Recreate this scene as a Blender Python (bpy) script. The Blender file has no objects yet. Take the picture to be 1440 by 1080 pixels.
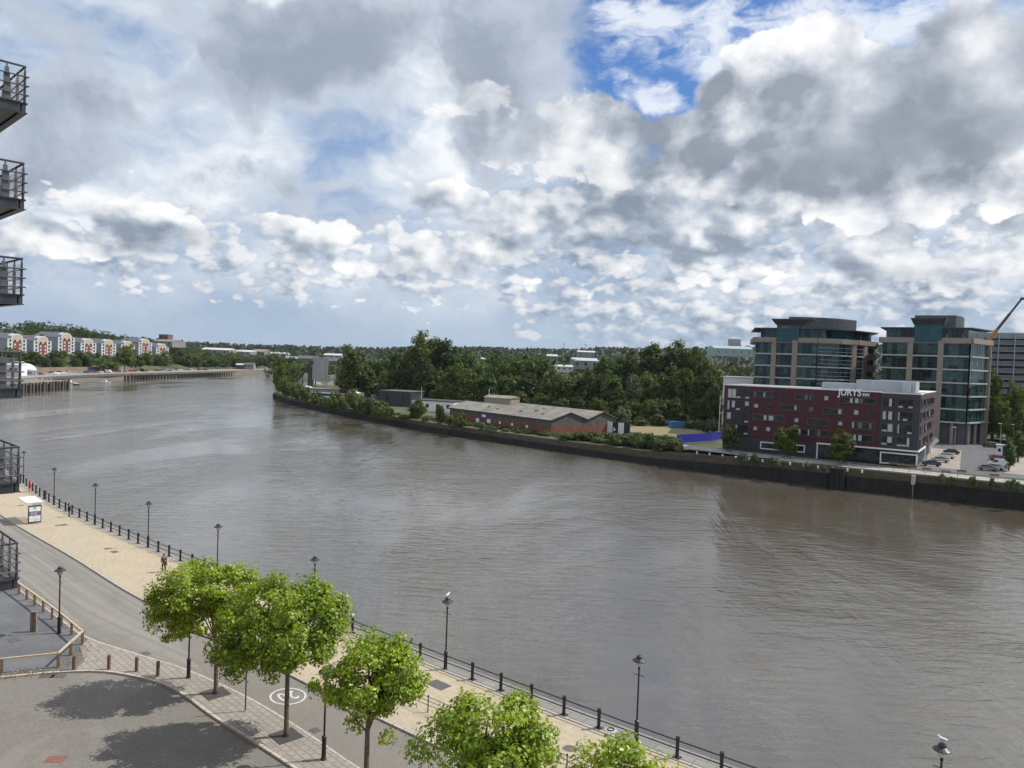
import bpy, bmesh, math, random
from mathutils import Vector, Matrix
R = math.radians
SC = bpy.context.scene
COL = SC.collection
rnd = random.Random(7)

# ------------------------------------------------------------------ camera
FPX, PITCH, ROLL, CZ = 1081.0, math.atan(32/1081.0), 0.036, 22.0
cam_d = bpy.data.cameras.new('camera'); cam = bpy.data.objects.new('camera', cam_d); COL.objects.link(cam)
cam_d.sensor_fit = 'HORIZONTAL'; cam_d.sensor_width = 36.0
cam_d.lens = 36.0*FPX/1440.0
cam_d.clip_start = 0.1; cam_d.clip_end = 30000
cam.matrix_world = Matrix.Translation((0, 0, CZ)) @ Matrix.Rotation(R(90)-PITCH, 4, 'X') @ Matrix.Rotation(ROLL, 4, 'Z')
SC.camera = cam

def ray(px, py):
    """survey helper: viewing direction of a photo pixel"""
    x = (px-720)/FPX; y = -(py-540)/FPX
    c, s = math.cos(ROLL), math.sin(ROLL)
    x, y = x*c-y*s, x*s+y*c
    cp, sp = math.cos(PITCH), math.sin(PITCH)
    return (x, cp+sp*y, -sp+cp*y)
def P(px, py, z=0.0):
    """ground position (x, y) seen at a photo pixel, for a ground height z"""
    r = ray(px, py); t = (z-CZ)/r[2]
    return (r[0]*t, r[1]*t)
def PY(px, py, Y):
    """point seen at a photo pixel at a known distance Y"""
    r = ray(px, py); t = Y/r[1]
    return (r[0]*t, Y, CZ+r[2]*t)
def hor(px): return 508+0.036*(px-720)

# ------------------------------------------------------------------ node helpers
class NT:
    flat = False
    def __init__(s, tree): s.t = tree; s.n = tree.nodes; s.l = tree.links
    def new(s, typ, **kw):
        n = s.n.new(typ)
        for k, v in kw.items(): setattr(n, k, v)
        return n
    def put(s, sock, v):
        if isinstance(v, bpy.types.NodeSocket): s.l.new(v, sock)
        elif v is not None:
            if isinstance(v, (tuple, list)) and len(v) == 3 and sock.type == 'RGBA': v = (*v, 1)
            sock.default_value = v
    def m(s, op, a, b=None, c=None, clamp=False):
        n = s.new('ShaderNodeMath', operation=op, use_clamp=clamp)
        s.put(n.inputs[0], a)
        if b is not None: s.put(n.inputs[1], b)
        if c is not None: s.put(n.inputs[2], c)
        return n.outputs[0]
    def vm(s, op, a, b=None, sc=None):
        n = s.new('ShaderNodeVectorMath', operation=op)
        s.put(n.inputs[0], a)
        if b is not None: s.put(n.inputs[1], b)
        if sc is not None: s.put(n.inputs['Scale'], sc)
        return n.outputs['Value'] if op in ('DOT_PRODUCT', 'LENGTH', 'DISTANCE') else n.outputs['Vector']
    def mix(s, f, a, b, blend='MIX'):
        n = s.new('ShaderNodeMix', data_type='RGBA', blend_type=blend)
        s.put(n.inputs[0], f); s.put(n.inputs[6], a); s.put(n.inputs[7], b)
        return n.outputs[2]
    def fmix(s, f, a, b):
        n = s.new('ShaderNodeMix', data_type='FLOAT')
        s.put(n.inputs[0], f); s.put(n.inputs[2], a); s.put(n.inputs[3], b)
        return n.outputs[0]
    def rng(s, v, a, b, c=0.0, d=1.0, smooth=True):
        n = s.new('ShaderNodeMapRange', interpolation_type='SMOOTHSTEP' if smooth else 'LINEAR')
        s.put(n.inputs[0], v); s.put(n.inputs[1], a); s.put(n.inputs[2], b); s.put(n.inputs[3], c); s.put(n.inputs[4], d)
        return n.outputs[0]
    def noise(s, vec, scale, detail=4.0, rough=0.55, dist=0.0, lac=2.0):
        n = s.new('ShaderNodeTexNoise', noise_dimensions='2D' if s.flat else '3D')
        s.put(n.inputs['Vector'], vec); s.put(n.inputs['Scale'], scale); n.inputs['Detail'].default_value = detail
        n.inputs['Roughness'].default_value = rough; n.inputs['Distortion'].default_value = dist; n.inputs['Lacunarity'].default_value = lac
        return n.outputs['Fac']
    def voro(s, vec, scale, detail=0.0, rough=0.5, feature='F1', smooth=0.4):
        n = s.new('ShaderNodeTexVoronoi', feature=feature, voronoi_dimensions='2D' if s.flat else '3D')
        s.put(n.inputs['Vector'], vec); s.put(n.inputs['Scale'], scale)
        n.inputs['Detail'].default_value = detail; n.inputs['Roughness'].default_value = rough
        if feature == 'SMOOTH_F1': n.inputs['Smoothness'].default_value = smooth
        return n
    def ramp(s, f, stops, interp='LINEAR'):
        n = s.new('ShaderNodeValToRGB'); cr = n.color_ramp; cr.interpolation = interp
        while len(cr.elements) < len(stops): cr.elements.new(0.5)
        for e, (p, c) in zip(cr.elements, stops):
            e.position = p; e.color = (*c, 1) if len(c) == 3 else c
        s.put(n.inputs[0], f); return n.outputs[0]
def srgb(r, g, b):
    f = lambda c: (c/255/12.92) if c/255 <= 0.04045 else ((c/255+0.055)/1.055)**2.4
    return (f(r), f(g), f(b))
# ------------------------------------------------------------------ light: sky with clouds, one sun
SUN_AZ, SUN_EL = R(76), R(50)          # azimuth clockwise from the view direction (+Y), sun stands over the right bank
SKY_STRENGTH = 0.10
SC.view_settings.view_transform = 'Standard'; SC.view_settings.look = 'None'
SC.view_settings.exposure = 0.12; SC.view_settings.gamma = 1.0
W = bpy.data.worlds.new('World'); SC.world = W; W.use_nodes = True
W.cycles.sampling_method = 'MANUAL'; W.cycles.sample_map_resolution = 256
def build_sky():
    t = NT(W.node_tree); t.n.clear(); t.flat = True
    out = t.new('ShaderNodeOutputWorld'); bg = t.new('ShaderNodeBackground')
    t.l.new(bg.outputs[0], out.inputs[0])
    sky = t.new('ShaderNodeTexSky', sky_type='NISHITA')
    sky.sun_disc = False; sky.sun_elevation = SUN_EL; sky.sun_rotation = SUN_AZ
    sky.air_density = 1.0; sky.dust_density = 0.6; sky.ozone_density = 2.0
    d = t.new('ShaderNodeTexCoord').outputs['Generated']
    sep = t.new('ShaderNodeSeparateXYZ'); t.put(sep.inputs[0], d)
    az = t.m('ARCTAN2', sep.outputs[0], sep.outputs[1])
    el = t.m('ARCSINE', sep.outputs[2])
    def ae(px, py):
        r = Vector(ray(px, py)).normalized(); return math.atan2(r.x, r.y), math.asin(r.z)
    cmb = t.new('ShaderNodeCombineXYZ'); t.put(cmb.inputs[0], az); t.put(cmb.inputs[1], el)
    A = cmb.outputs[0]
    # domain warp shared by all layers
    def warp(v, scale, amt, detail=3):
        n = t.new('ShaderNodeTexNoise', noise_dimensions='2D'); t.put(n.inputs['Vector'], v); n.inputs['Scale'].default_value = scale; n.inputs['Detail'].default_value = detail
        o = t.vm('SUBTRACT', n.outputs['Color'], (0.5, 0.5, 0.5))
        return t.vm('ADD', v, t.vm('MULTIPLY', o, (amt, amt, 0)))
    AW = warp(A, 9, 0.10, 4)
    def blob(px, py, sx, sy, rot=0.0, vec=None):
        """soft mask of one cloud: 1 in its middle, 0 outside (sizes in photo pixels)"""
        a, e = ae(px, py)
        v = t.vm('SUBTRACT', vec or AW, (a, e, 0))
        if rot:
            n = t.new('ShaderNodeVectorRotate', rotation_type='Z_AXIS'); t.put(n.inputs[0], v); n.inputs['Angle'].default_value = rot; v = n.outputs[0]
        v = t.vm('MULTIPLY', v, (FPX/sx, FPX/sy, 0))
        q = t.vm('LENGTH', v)
        return t.rng(q, 1.25, 0.25)
    def summ(bs):
        o = None
        for b, w in bs:
            x = t.m('MULTIPLY', b, w); o = x if o is None else t.m('ADD', o, x)
        return o
    # heaped-cloud height field (billows) and its light from the upper right
    def puff(vec, scale, seed, light=(0.55, 0.85), step=0.5, stretch=1.15, fine=0.5):
        def field(v):
            f = t.noise(v, scale*0.55, 2, 0.5)
            b = t.voro(v, scale, 2.0, 0.55, 'F1').outputs['Distance']
            n = t.noise(v, scale*1.6, 5, 0.62)
            h = t.m('ADD', t.m('MULTIPLY', f, 1.25), t.m('MULTIPLY', t.m('SUBTRACT', 0.70, b), 0.72))
            return t.m('ADD', h, t.m('MULTIPLY', n, fine))
        v0 = t.vm('ADD', t.vm('MULTIPLY', vec, (1, stretch, 1)), (seed, seed*0.7, seed*1.3))
        v1 = t.vm('ADD', v0, (light[0]*step/scale, light[1]*step/scale, 0))
        h0 = field(v0); h1 = field(v1)
        return h0, t.m('SUBTRACT', h0, h1)
    inv = 1.0/SKY_STRENGTH
    def C(r, g, b): return tuple(c*inv for c in srgb(r, g, b))
    # 1 blue sky
    lum = t.vm('MULTIPLY', sky.outputs[0], (0.55, 0.80, 1.15))
    col = t.mix(t.rng(el, 0.0, 0.20, 1.0, 0.0), lum, C(166, 190, 216))
    # 2 high veil
    streak = t.noise(warp(t.vm('MULTIPLY', A, (1.0, 2.6, 1)), 4, 0.25), 3.2, 7, 0.58)
    hole = summ([(blob(905, 95, 190, 100, 0.35), 1.0), (blob(1010, 40, 170, 70), .7), (blob(1180, 20, 210, 60), .8), (blob(1060, 165, 110, 80), .75), (blob(520, 200, 190, 30, -0.55), .42), (blob(1035, 215, 40, 30), .7), (blob(960, 160, 130, 70), .7)])
    veil = t.m('SUBTRACT', t.m('ADD', 1.10, t.m('MULTIPLY', t.m('SUBTRACT', streak, 0.5), 1.1)), hole)
    veil = t.rng(veil, 0.15, 0.95)
    vfine = t.noise(t.vm('MULTIPLY', AW, (1, 2.0, 1)), 7, 8, 0.6)
    vcol = t.ramp(t.m('ADD', t.m('MULTIPLY', streak, 0.55), t.m('MULTIPLY', vfine, 0.45)), [(0.32, C(140, 164, 198)), (0.43, C(176, 192, 214)), (0.53, C(208, 217, 229)), (0.64, C(238, 242, 247))])
    lowv = t.rng(el, 0.02, 0.16, 1.0, 0.0)
    vcol = t.mix(t.m('MULTIPLY', lowv, 0.75), vcol, C(160, 180, 202))
    col = t.mix(veil, col, vcol)
    band = lambda a, b, c, e: t.m('MULTIPLY', t.rng(el, a, b), t.rng(el, c, e, 1.0, 0.0))
    # layers of heaped cloud, far rows first
    def layer(col, cov, hd, thr, soft, lo, mid, hi, gain, bias=0.45, amax=1.0, dark=None):
        """heaped cloud: crisp where it faces the sun, fading out at its shaded base"""
        h0, dl = hd
        v = t.m('ADD', h0, cov)
        sun_side = t.rng(dl, -0.06, 0.10)
        a = t.m('DIVIDE', t.m('SUBTRACT', v, thr), t.fmix(sun_side, soft*3.2, soft))
        a = t.m('MULTIPLY', t.rng(a, 0.0, 1.0), amax)
        s = t.m('ADD', t.m('MULTIPLY', dl, gain), bias)
        s = t.m('SUBTRACT', s, t.rng(v, thr+soft*0.6, thr+soft*5.0, 0.0, 0.12))
        s = t.m('ADD', s, t.m('MULTIPLY', t.m('SUBTRACT', tone, 0.5), 0.45))
        if dark is not None: s = t.m('MULTIPLY', t.m('MAXIMUM', s, 0.04), t.m('SUBTRACT', 1.0, t.m('MULTIPLY', dark, 0.85), clamp=True))
        cc = t.ramp(s, [(0.0, lo), (0.36, mid), (0.60, tuple((x+y)/2 for x, y in zip(mid, hi))), (1.0, hi)])
        cc = t.mix(1.0, cc, t.ramp(tone2, [(0.3, (.84, .85, .87)), (0.7, (1.10, 1.09, 1.08))]), 'MULTIPLY')
        return t.mix(a, col, cc)
    tone2 = t.noise(warp(t.vm('MULTIPLY', A, (1, 1.6, 1)), 10, 0.14, 5), 7, 6, 0.62)
    tone = t.noise(warp(t.vm('MULTIPLY', A, (1, 1.7, 1)), 8, 0.10, 4), 10, 7, 0.6)
    # torn wisps drifting in the blue gap
    wn = t.noise(warp(t.vm('MULTIPLY', A, (1.0, 1.9, 1)), 8, 0.16, 5), 9, 8, 0.66)
    wm_ = summ([(blob(1000, 90, 130, 55, .45), .5), (blob(920, 140, 60, 28, .5), .55), (blob(1180, 25, 170, 50), .5), (blob(960, 20, 120, 40), .25), (blob(860, 60, 70, 60), .35)])
    col = t.mix(t.m('MULTIPLY', t.rng(t.m('ADD', wn, wm_), 0.72, 1.08), 0.9), col, C(232, 238, 246))
    # soft grey sheets
    gn = t.noise(warp(A, 7, 0.12, 5), 6.5, 6, 0.6)
    def sheet(col, mask, thr, soft, lo, hi, amax):
        v = t.m('ADD', mask, t.m('MULTIPLY', t.m('SUBTRACT', gn, 0.5), 1.5))
        a = t.m('MULTIPLY', t.rng(v, thr, thr+soft), amax)
        return t.mix(a, col, t.mix(t.rng(t.m('ADD', v, t.m('MULTIPLY', t.m('SUBTRACT', vfine, 0.5), 1.2)), thr, thr+0.9), hi, lo))
    g1 = summ([(blob(430, 60, 190, 95, -.5), .95), (blob(490, 115, 70, 60), .5), (blob(100, 180, 170, 60, -.5), .8), (blob(290, 20, 120, 50), .4), (blob(700, 70, 240, 110), .62), (blob(690, 190, 110, 90), .55), (blob(260, 250, 250, 35, -.1), .45), (blob(60, 30, 160, 60), .35), (blob(560, 320, 300, 40), .35)])
    col = sheet(col, g1, 0.26, 0.36, C(148, 159, 176), C(194, 203, 216), 0.94)
    # row near the horizon
    right = t.rng(az, -0.12, 0.25)
    lowb = t.m('MULTIPLY', t.rng(t.m('ADD', el, t.m('MULTIPLY', right, 0.085)), 0.015, 0.10), t.rng(el, 0.12, 0.22, 1.0, 0.0))
    c1 = t.m('SUBTRACT', t.m('MULTIPLY', lowb, 0.86), 0.44)
    c1 = t.m('ADD', c1, t.m('MULTIPLY', right, 0.14))
    col = layer(col, c1, puff(A, 26, 3.1, fine=.6, stretch=1.7), 1.08, 0.16, C(140, 155, 175), C(178, 190, 204), C(238, 239, 240), 1.35, 0.42, 0.85)
    # middle row
    c2 = t.m('SUBTRACT', t.m('MULTIPLY', band(0.07, 0.12, 0.21, 0.29), 0.70), 0.64)
    c2 = t.m('ADD', c2, summ([(blob(45, 345, 130, 60), .5), (blob(63, 205, 90, 60), -.6), (blob(190, 330, 62, 45), .6), (blob(900, 255, 210, 90), .75), (blob(1000, 375, 90, 48), .55), (blob(1200, 290, 460, 170), .45), (blob(660, 385, 260, 60), .30), (blob(650, 280, 100, 45), .35), (blob(330, 330, 120, 35), .35), (blob(780, 330, 160, 60), .35), (blob(280, 240, 220, 60), -.30), (blob(470, 260, 120, 50), -.15)]))
    d2 = summ([(blob(930, 290, 130, 40), .55), (blob(1330, 315, 170, 50), .5), (blob(1120, 260, 90, 35), .3), (blob(195, 350, 60, 28), .35), (blob(660, 290, 90, 35), .45), (blob(1250, 385, 120, 30), .3), (blob(300, 330, 90, 20), .3)])
    col = layer(col, c2, puff(A, 13, 8.4, fine=.65, stretch=1.45), 1.08, 0.15, C(134, 146, 163), C(180, 190, 202), C(252, 252, 251), 1.25, 0.50, 0.95, d2)
    # big near clouds
    c3 = t.m('ADD', -0.60, summ([(blob(1330, 110, 300, 190), 1.05), (blob(900, 210, 330, 110), .1), (blob(1025, 150, 85, 70), .8), (blob(1120, 90, 90, 95), .8), (blob(832, 140, 48, 55), .65), (blob(780, 200, 150, 95), .75), (blob(950, 245, 150, 70), .75), (blob(890, 175, 75, 42), .6),
            (blob(720, 60, 230, 75), .36), (blob(375, 90, 60, 40), -.3), (blob(63, 208, 80, 60), -.45), (blob(690, 75, 45, 35), -.2), (blob(872, 148, 70, 42), .7), (blob(1130, 215, 230, 90), .75), (blob(1350, 250, 250, 70), .65), (blob(480, 70, 200, 80, -.5), .40), (blob(640, 170, 170, 80), .45),
            (blob(905, 90, 130, 80, .35), -.6), (blob(1000, 45, 130, 70), -.55), (blob(1180, 20, 150, 45), -.5), (blob(1035, 215, 35, 26), -.5)]))
    d3 = summ([(blob(1350, 120, 240, 85), .62), (blob(1270, 200, 220, 38), .62), (blob(1200, 75, 50, 40), .35), (blob(730, 100, 130, 55), .35), (blob(480, 90, 160, 70, -.5), .45), (blob(900, 185, 65, 32), .55), (blob(945, 285, 120, 28), .5), (blob(760, 190, 60, 40), .25), (blob(1130, 230, 130, 30), .3), (blob(650, 170, 110, 50), .35)])
    col = layer(col, c3, puff(A, 7.5, 5.7, fine=.8, stretch=1.25), 1.08, 0.13, C(142, 151, 164), C(190, 197, 207), C(255, 255, 255), 1.25, 0.58, 0.98, d3)
    # haze band over the horizon, and below it
    col = t.mix(t.rng(el, -0.01, 0.075, 0.75, 0.0), col, C(165, 184, 206))
    t.put(bg.inputs[0], col); bg.inputs[1].default_value = SKY_STRENGTH
build_sky()
sun_d = bpy.data.lights.new('sun', 'SUN'); sun = bpy.data.objects.new('sun', sun_d); COL.objects.link(sun)
sun_d.energy = 4.0; sun_d.angle = R(0.53); sun_d.color = (1.0, 0.955, 0.89)
sv = Vector((math.sin(SUN_AZ)*math.cos(SUN_EL), math.cos(SUN_AZ)*math.cos(SUN_EL), math.sin(SUN_EL)))
sun.location = sv*300; sun.rotation_euler = sv.to_track_quat('Z', 'Y').to_euler()
import numpy as np
# ------------------------------------------------------------------ materials
MATS = {}
def mat(name, col, rough=0.7, var=0.18, scale=2.0, bump=0.0, metal=0.0, spec=0.5, col2=None, fine=0.0, stain=0.0):
    """plain weathered surface: colour wandering between two tones, fine grain, optional blotchy dirt"""
    if name in MATS: return MATS[name]
    m = bpy.data.materials.new(name); m.use_nodes = True; MATS[name] = m
    t = NT(m.node_tree); b = t.n['Principled BSDF']
    tc = t.new('ShaderNodeTexCoord').outputs['Object']
    n = t.noise(tc, scale, 5, 0.6)
    c2 = col2 or tuple(min(1, c*(1+var)) for c in col); c1 = tuple(c*(1-var) for c in col)
    base = t.mix(t.rng(n, 0.3, 0.7), c1, c2)
    if fine:
        g = t.noise(tc, scale*14, 3, 0.6)
        base = t.mix(t.m('MULTIPLY', t.rng(g, 0.35, 0.7), fine), base, tuple(c*0.5 for c in col))
    if stain:
        s = t.noise(tc, scale*0.35, 6, 0.65, 0.4)
        base = t.mix(t.m('MULTIPLY', t.rng(s, 0.5, 0.68), stain), base, tuple(c*0.55 for c in col))
    t.put(b.inputs['Base Color'], base)
    t.put(b.inputs['Roughness'], t.m('ADD', rough-0.06, t.m('MULTIPLY', n, 0.12)))
    b.inputs['Metallic'].default_value = metal; b.inputs['Specular IOR Level'].default_value = spec
    if bump:
        bp = t.new('ShaderNodeBump'); bp.inputs['Strength'].default_value = bump; bp.inputs['Distance'].default_value = 0.02
        t.put(bp.inputs['Height'], t.noise(tc, scale*10, 4, 0.6)); t.put(b.inputs['Normal'], bp.outputs[0])
    return m
def foliage(name, dark, light, gloss=0.35, trans=0.35, cscale=0.9, hue=0.25):
    """leaf surface: tone changes by leaf clump and by tree, light passes through"""
    if name in MATS: return MATS[name]
    m = bpy.data.materials.new(name); m.use_nodes = True; MATS[name] = m
    t = NT(m.node_tree); t.n.remove(t.n['Principled BSDF']); out = t.n['Material Output']
    g = t.new('ShaderNodeNewGeometry'); tc = t.new('ShaderNodeTexCoord').outputs['Object']
    oi = t.new('ShaderNodeObjectInfo')
    n = t.noise(tc, cscale, 4, 0.65)
    f = t.m('ADD', t.m('MULTIPLY', t.rng(n, 0.32, 0.68), 0.55), t.m('MULTIPLY', g.outputs['Random Per Island'], 0.45))
    c = t.mix(f, dark, light)
    ov = t.mix(oi.outputs['Random'], tuple(x*(1-hue) for x in (1, 1, 1)), (1+hue*1.2, 1+hue*.8, 1+hue*.3))
    c = t.mix(1.0, c, ov, 'MULTIPLY')
    pb = t.new('ShaderNodeBsdfPrincipled'); t.put(pb.inputs['Base Color'], c); pb.inputs['Roughness'].default_value = 0.55 - gloss*0.3
    pb.inputs['Specular IOR Level'].default_value = gloss
    tr = t.new('ShaderNodeBsdfTranslucent'); t.put(tr.inputs[0], t.mix(1.0, c, (1.35, 1.25, 0.5), 'MULTIPLY'))
    mx = t.new('ShaderNodeMixShader'); mx.inputs[0].default_value = trans
    t.l.new(pb.outputs[0], mx.inputs[1]); t.l.new(tr.outputs[0], mx.inputs[2]); t.l.new(mx.outputs[0], out.inputs[0])
    return m
def paving(name, ca, cb, mortar, bw, bh, msize=0.02, scale=1.0, uv=True, rough=0.85, stain=0.25, rot=0.0, patch=None, offset=0.5, lean=0.25):
    """laid blocks with joints, tone varying block by block, worn patches"""
    m = bpy.data.materials.new(name); m.use_nodes = True; MATS[name] = m
    t = NT(m.node_tree); b = t.n['Principled BSDF']; co = t.new('ShaderNodeTexCoord')
    v = co.outputs['UV'] if uv else co.outputs['Object']
    ob = co.outputs['Object']
    if rot:
        r = t.new('ShaderNodeVectorRotate', rotation_type='Z_AXIS'); t.put(r.inputs[0], v); r.inputs['Angle'].default_value = rot; v = r.outputs[0]
    br = t.new('ShaderNodeTexBrick'); t.put(br.inputs['Vector'], v); br.offset = offset
    t.put(br.inputs['Color1'], ca); t.put(br.inputs['Color2'], cb); t.put(br.inputs['Mortar'], mortar)
    br.inputs['Scale'].default_value = scale; br.inputs['Mortar Size'].default_value = msize; br.inputs['Brick Width'].default_value = bw; br.inputs['Row Height'].default_value = bh
    br.inputs['Mortar Smooth'].default_value = 0.3; br.inputs['Bias'].default_value = 0.0
    n = t.noise(ob, 0.35, 6, 0.62, 0.5); n2 = t.noise(ob, 5.0, 4, 0.6)
    c = t.mix(t.m('MULTIPLY', t.rng(n, 0.42, 0.72), stain), br.outputs['Color'], tuple(x*0.6 for x in ca))
    c = t.mix(t.m('MULTIPLY', t.rng(n2, 0.4, 0.75), 0.18), c, tuple(x*0.55 for x in ca))
    if patch:
        c = t.mix(t.m('MULTIPLY', t.rng(t.noise(ob, 0.12, 5, 0.6, 1.0), 0.48, 0.62), patch[1]), c, patch[0])
    t.put(b.inputs['Base Color'], c); b.inputs['Roughness'].default_value = rough; b.inputs['Specular IOR Level'].default_value = 0.3
    bp = t.new('ShaderNodeBump'); bp.inputs['Strength'].default_value = 0.25; bp.inputs['Distance'].default_value = 0.01
    t.put(bp.inputs['Height'], t.m('SUBTRACT', n2, br.outputs['Fac'])); t.put(b.inputs['Normal'], bp.outputs[0])
    return m
def glassm(name, col, rough=0.08, spec=0.5, inner=None, scale=0.6):
    """window glass seen from outside: dark room tone behind a reflecting pane"""
    if name in MATS: return MATS[name]
    m = bpy.data.materials.new(name); m.use_nodes = True; MATS[name] = m
    t = NT(m.node_tree); b = t.n['Principled BSDF']; tc = t.new('ShaderNodeTexCoord').outputs['Object']
    n = t.noise(t.vm('MULTIPLY', tc, (1, 1, 2.2)), scale, 5, 0.7)
    t.put(b.inputs['Base Color'], t.mix(t.rng(n, 0.42, 0.66), col, inner or tuple(c*2.2 for c in col)))
    b.inputs['Roughness'].default_value = rough; b.inputs['Specular IOR Level'].default_value = spec
    bp = t.new('ShaderNodeBump'); bp.inputs['Strength'].default_value = 0.06; bp.inputs['Distance'].default_value = 0.05
    t.put(bp.inputs['Height'], t.noise(tc, 0.7, 2)); t.put(b.inputs['Normal'], bp.outputs[0])
    return m

# ------------------------------------------------------------------ mesh builder
class MB:
    def __init__(s): s.v = []; s.f = []; s.m = []; s.uv = None
    def add(s, vs, fs, m=0):
        o = len(s.v); s.v += [tuple(v) for v in vs]; s.f += [tuple(i+o for i in f) for f in fs]; s.m += [m]*len(fs); return s
    def box(s, x0, x1, y0, y1, z0, z1, m=0):
        return s.add([(x0,y0,z0),(x1,y0,z0),(x1,y1,z0),(x0,y1,z0),(x0,y0,z1),(x1,y0,z1),(x1,y1,z1),(x0,y1,z1)],
                     [(3,2,1,0),(4,5,6,7),(0,1,5,4),(1,2,6,5),(2,3,7,6),(3,0,4,7)], m)
    def cbox(s, c, d, rot=0.0, m=0):
        co, si = math.cos(rot), math.sin(rot); vs = []
        for z in (-.5, .5):
            for x, y in ((-.5,-.5),(.5,-.5),(.5,.5),(-.5,.5)):
                X, Y = x*d[0], y*d[1]; vs.append((c[0]+X*co-Y*si, c[1]+X*si+Y*co, c[2]+z*d[2]))
        return s.add(vs, [(3,2,1,0),(4,5,6,7),(0,1,5,4),(1,2,6,5),(2,3,7,6),(3,0,4,7)], m)
    def prism(s, poly, z0, z1, m=0, cap=True, m_side=None):
        """upright prism over a counter-clockwise polygon; z0/z1 may be functions of (x, y)"""
        fz = lambda z, p: z(p[0], p[1]) if callable(z) else z
        n = len(poly); vs = [(p[0], p[1], fz(z0, p)) for p in poly]+[(p[0], p[1], fz(z1, p)) for p in poly]
        s.add(vs, [(i, (i+1) % n, (i+1) % n+n, i+n) for i in range(n)], m if m_side is None else m_side)
        if cap:
            o = len(s.v)-2*n
            s.f += [tuple(range(o+n, o+2*n)), tuple(range(o+n-1, o-1, -1))]; s.m += [m, m]
        return s
    def tube(s, pts, r, n=6, m=0, cap=True):
        pts = [Vector(p) for p in pts]; k = len(pts)
        rs = r if isinstance(r, (list, tuple)) else [r]*k
        o = len(s.v); up0 = None
        for i, p in enumerate(pts):
            d = (pts[min(i+1, k-1)]-pts[max(i-1, 0)]).normalized()
            a = d.orthogonal().normalized() if up0 is None else (up0-d*up0.dot(d)).normalized()
            up0 = a; b = d.cross(a)
            for j in range(n):
                th = 2*math.pi*j/n; q = p+(a*math.cos(th)+b*math.sin(th))*rs[i]; s.v.append(tuple(q))
        for i in range(k-1):
            for j in range(n):
                s.f.append((o+i*n+j, o+i*n+(j+1) % n, o+(i+1)*n+(j+1) % n, o+(i+1)*n+j)); s.m.append(m)
        if cap:
            s.f += [tuple(range(o+n-1, o-1, -1)), tuple(range(o+(k-1)*n, o+k*n))]; s.m += [m, m]
        return s
    def bar(s, a, b, w, h, m=0):
        """straight bar of rectangular section w (sideways) x h (up)"""
        a = Vector(a); b = Vector(b); d = (b-a).normalized()
        side = d.cross(Vector((0, 0, 1))); side = side.normalized() if side.length > 1e-4 else Vector((1, 0, 0)); up = side.cross(d)
        vs = [p+side*x*w/2+up*y*h/2 for p in (a, b) for x, y in ((-1,-1),(1,-1),(1,1),(-1,1))]
        return s.add(vs, [(0,1,2,3),(7,6,5,4),(0,4,5,1),(1,5,6,2),(2,6,7,3),(3,7,4,0)], m)
    def lathe(s, prof, n=12, c=(0, 0, 0), m=0, cap=True):
        o = len(s.v)
        for r, z in prof:
            for j in range(n):
                th = 2*math.pi*j/n; s.v.append((c[0]+r*math.cos(th), c[1]+r*math.sin(th), c[2]+z))
        for i in range(len(prof)-1):
            for j in range(n):
                s.f.append((o+i*n+j, o+i*n+(j+1) % n, o+(i+1)*n+(j+1) % n, o+(i+1)*n+j)); s.m.append(m)
        if cap:
            k = len(prof); s.f += [tuple(range(o+n-1, o-1, -1)), tuple(range(o+(k-1)*n, o+k*n))]; s.m += [m, m]
        return s
    def quad(s, a, b, c, d, m=0): return s.add([a, b, c, d], [(0, 1, 2, 3)], m)
    def build(s, name, mats, parent=None, smooth=False, bevel=0.0):
        me = bpy.data.meshes.new(name); me.from_pydata(s.v, [], s.f)
        for mm in (mats if isinstance(mats, (list, tuple)) else [mats]): me.materials.append(mm)
        me.polygons.foreach_set('material_index', s.m)
        if s.uv:
            l = me.uv_layers.new(name='UVMap')
            for lp in me.loops: l.data[lp.index].uv = s.uv[lp.vertex_index]
        if smooth: me.polygons.foreach_set('use_smooth', [True]*len(me.polygons))
        me.validate(); me.update()
        o = bpy.data.objects.new(name, me); COL.objects.link(o)
        if parent is not None: o.parent = parent
        if bevel:
            bv = o.modifiers.new('bevel', 'BEVEL'); bv.width = bevel; bv.segments = 2; bv.limit_method = 'ANGLE'
        return o
def tag(o, label=None, cat=None, group=None, kind=None):
    if label: o['label'] = label
    if cat: o['category'] = cat
    if group: o['group'] = group
    if kind: o['kind'] = kind
    return o
def thing(name, label, cat, loc=(0, 0, 0), rz=0.0, group=None):
    o = bpy.data.objects.new(name, None); COL.objects.link(o); o.empty_display_size = 0.5
    o.location = loc; o.rotation_euler = (0, 0, rz)
    return tag(o, label, cat, group)
def copy_tree(o, parent=None):
    c = o.copy(); COL.objects.link(c); c.parent = parent
    for ch in [x for x in o.children]: copy_tree(ch, c)
    return c
def struct(mb, name, mats, **kw): return tag(mb.build(name, mats, **kw), kind='structure')

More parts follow.
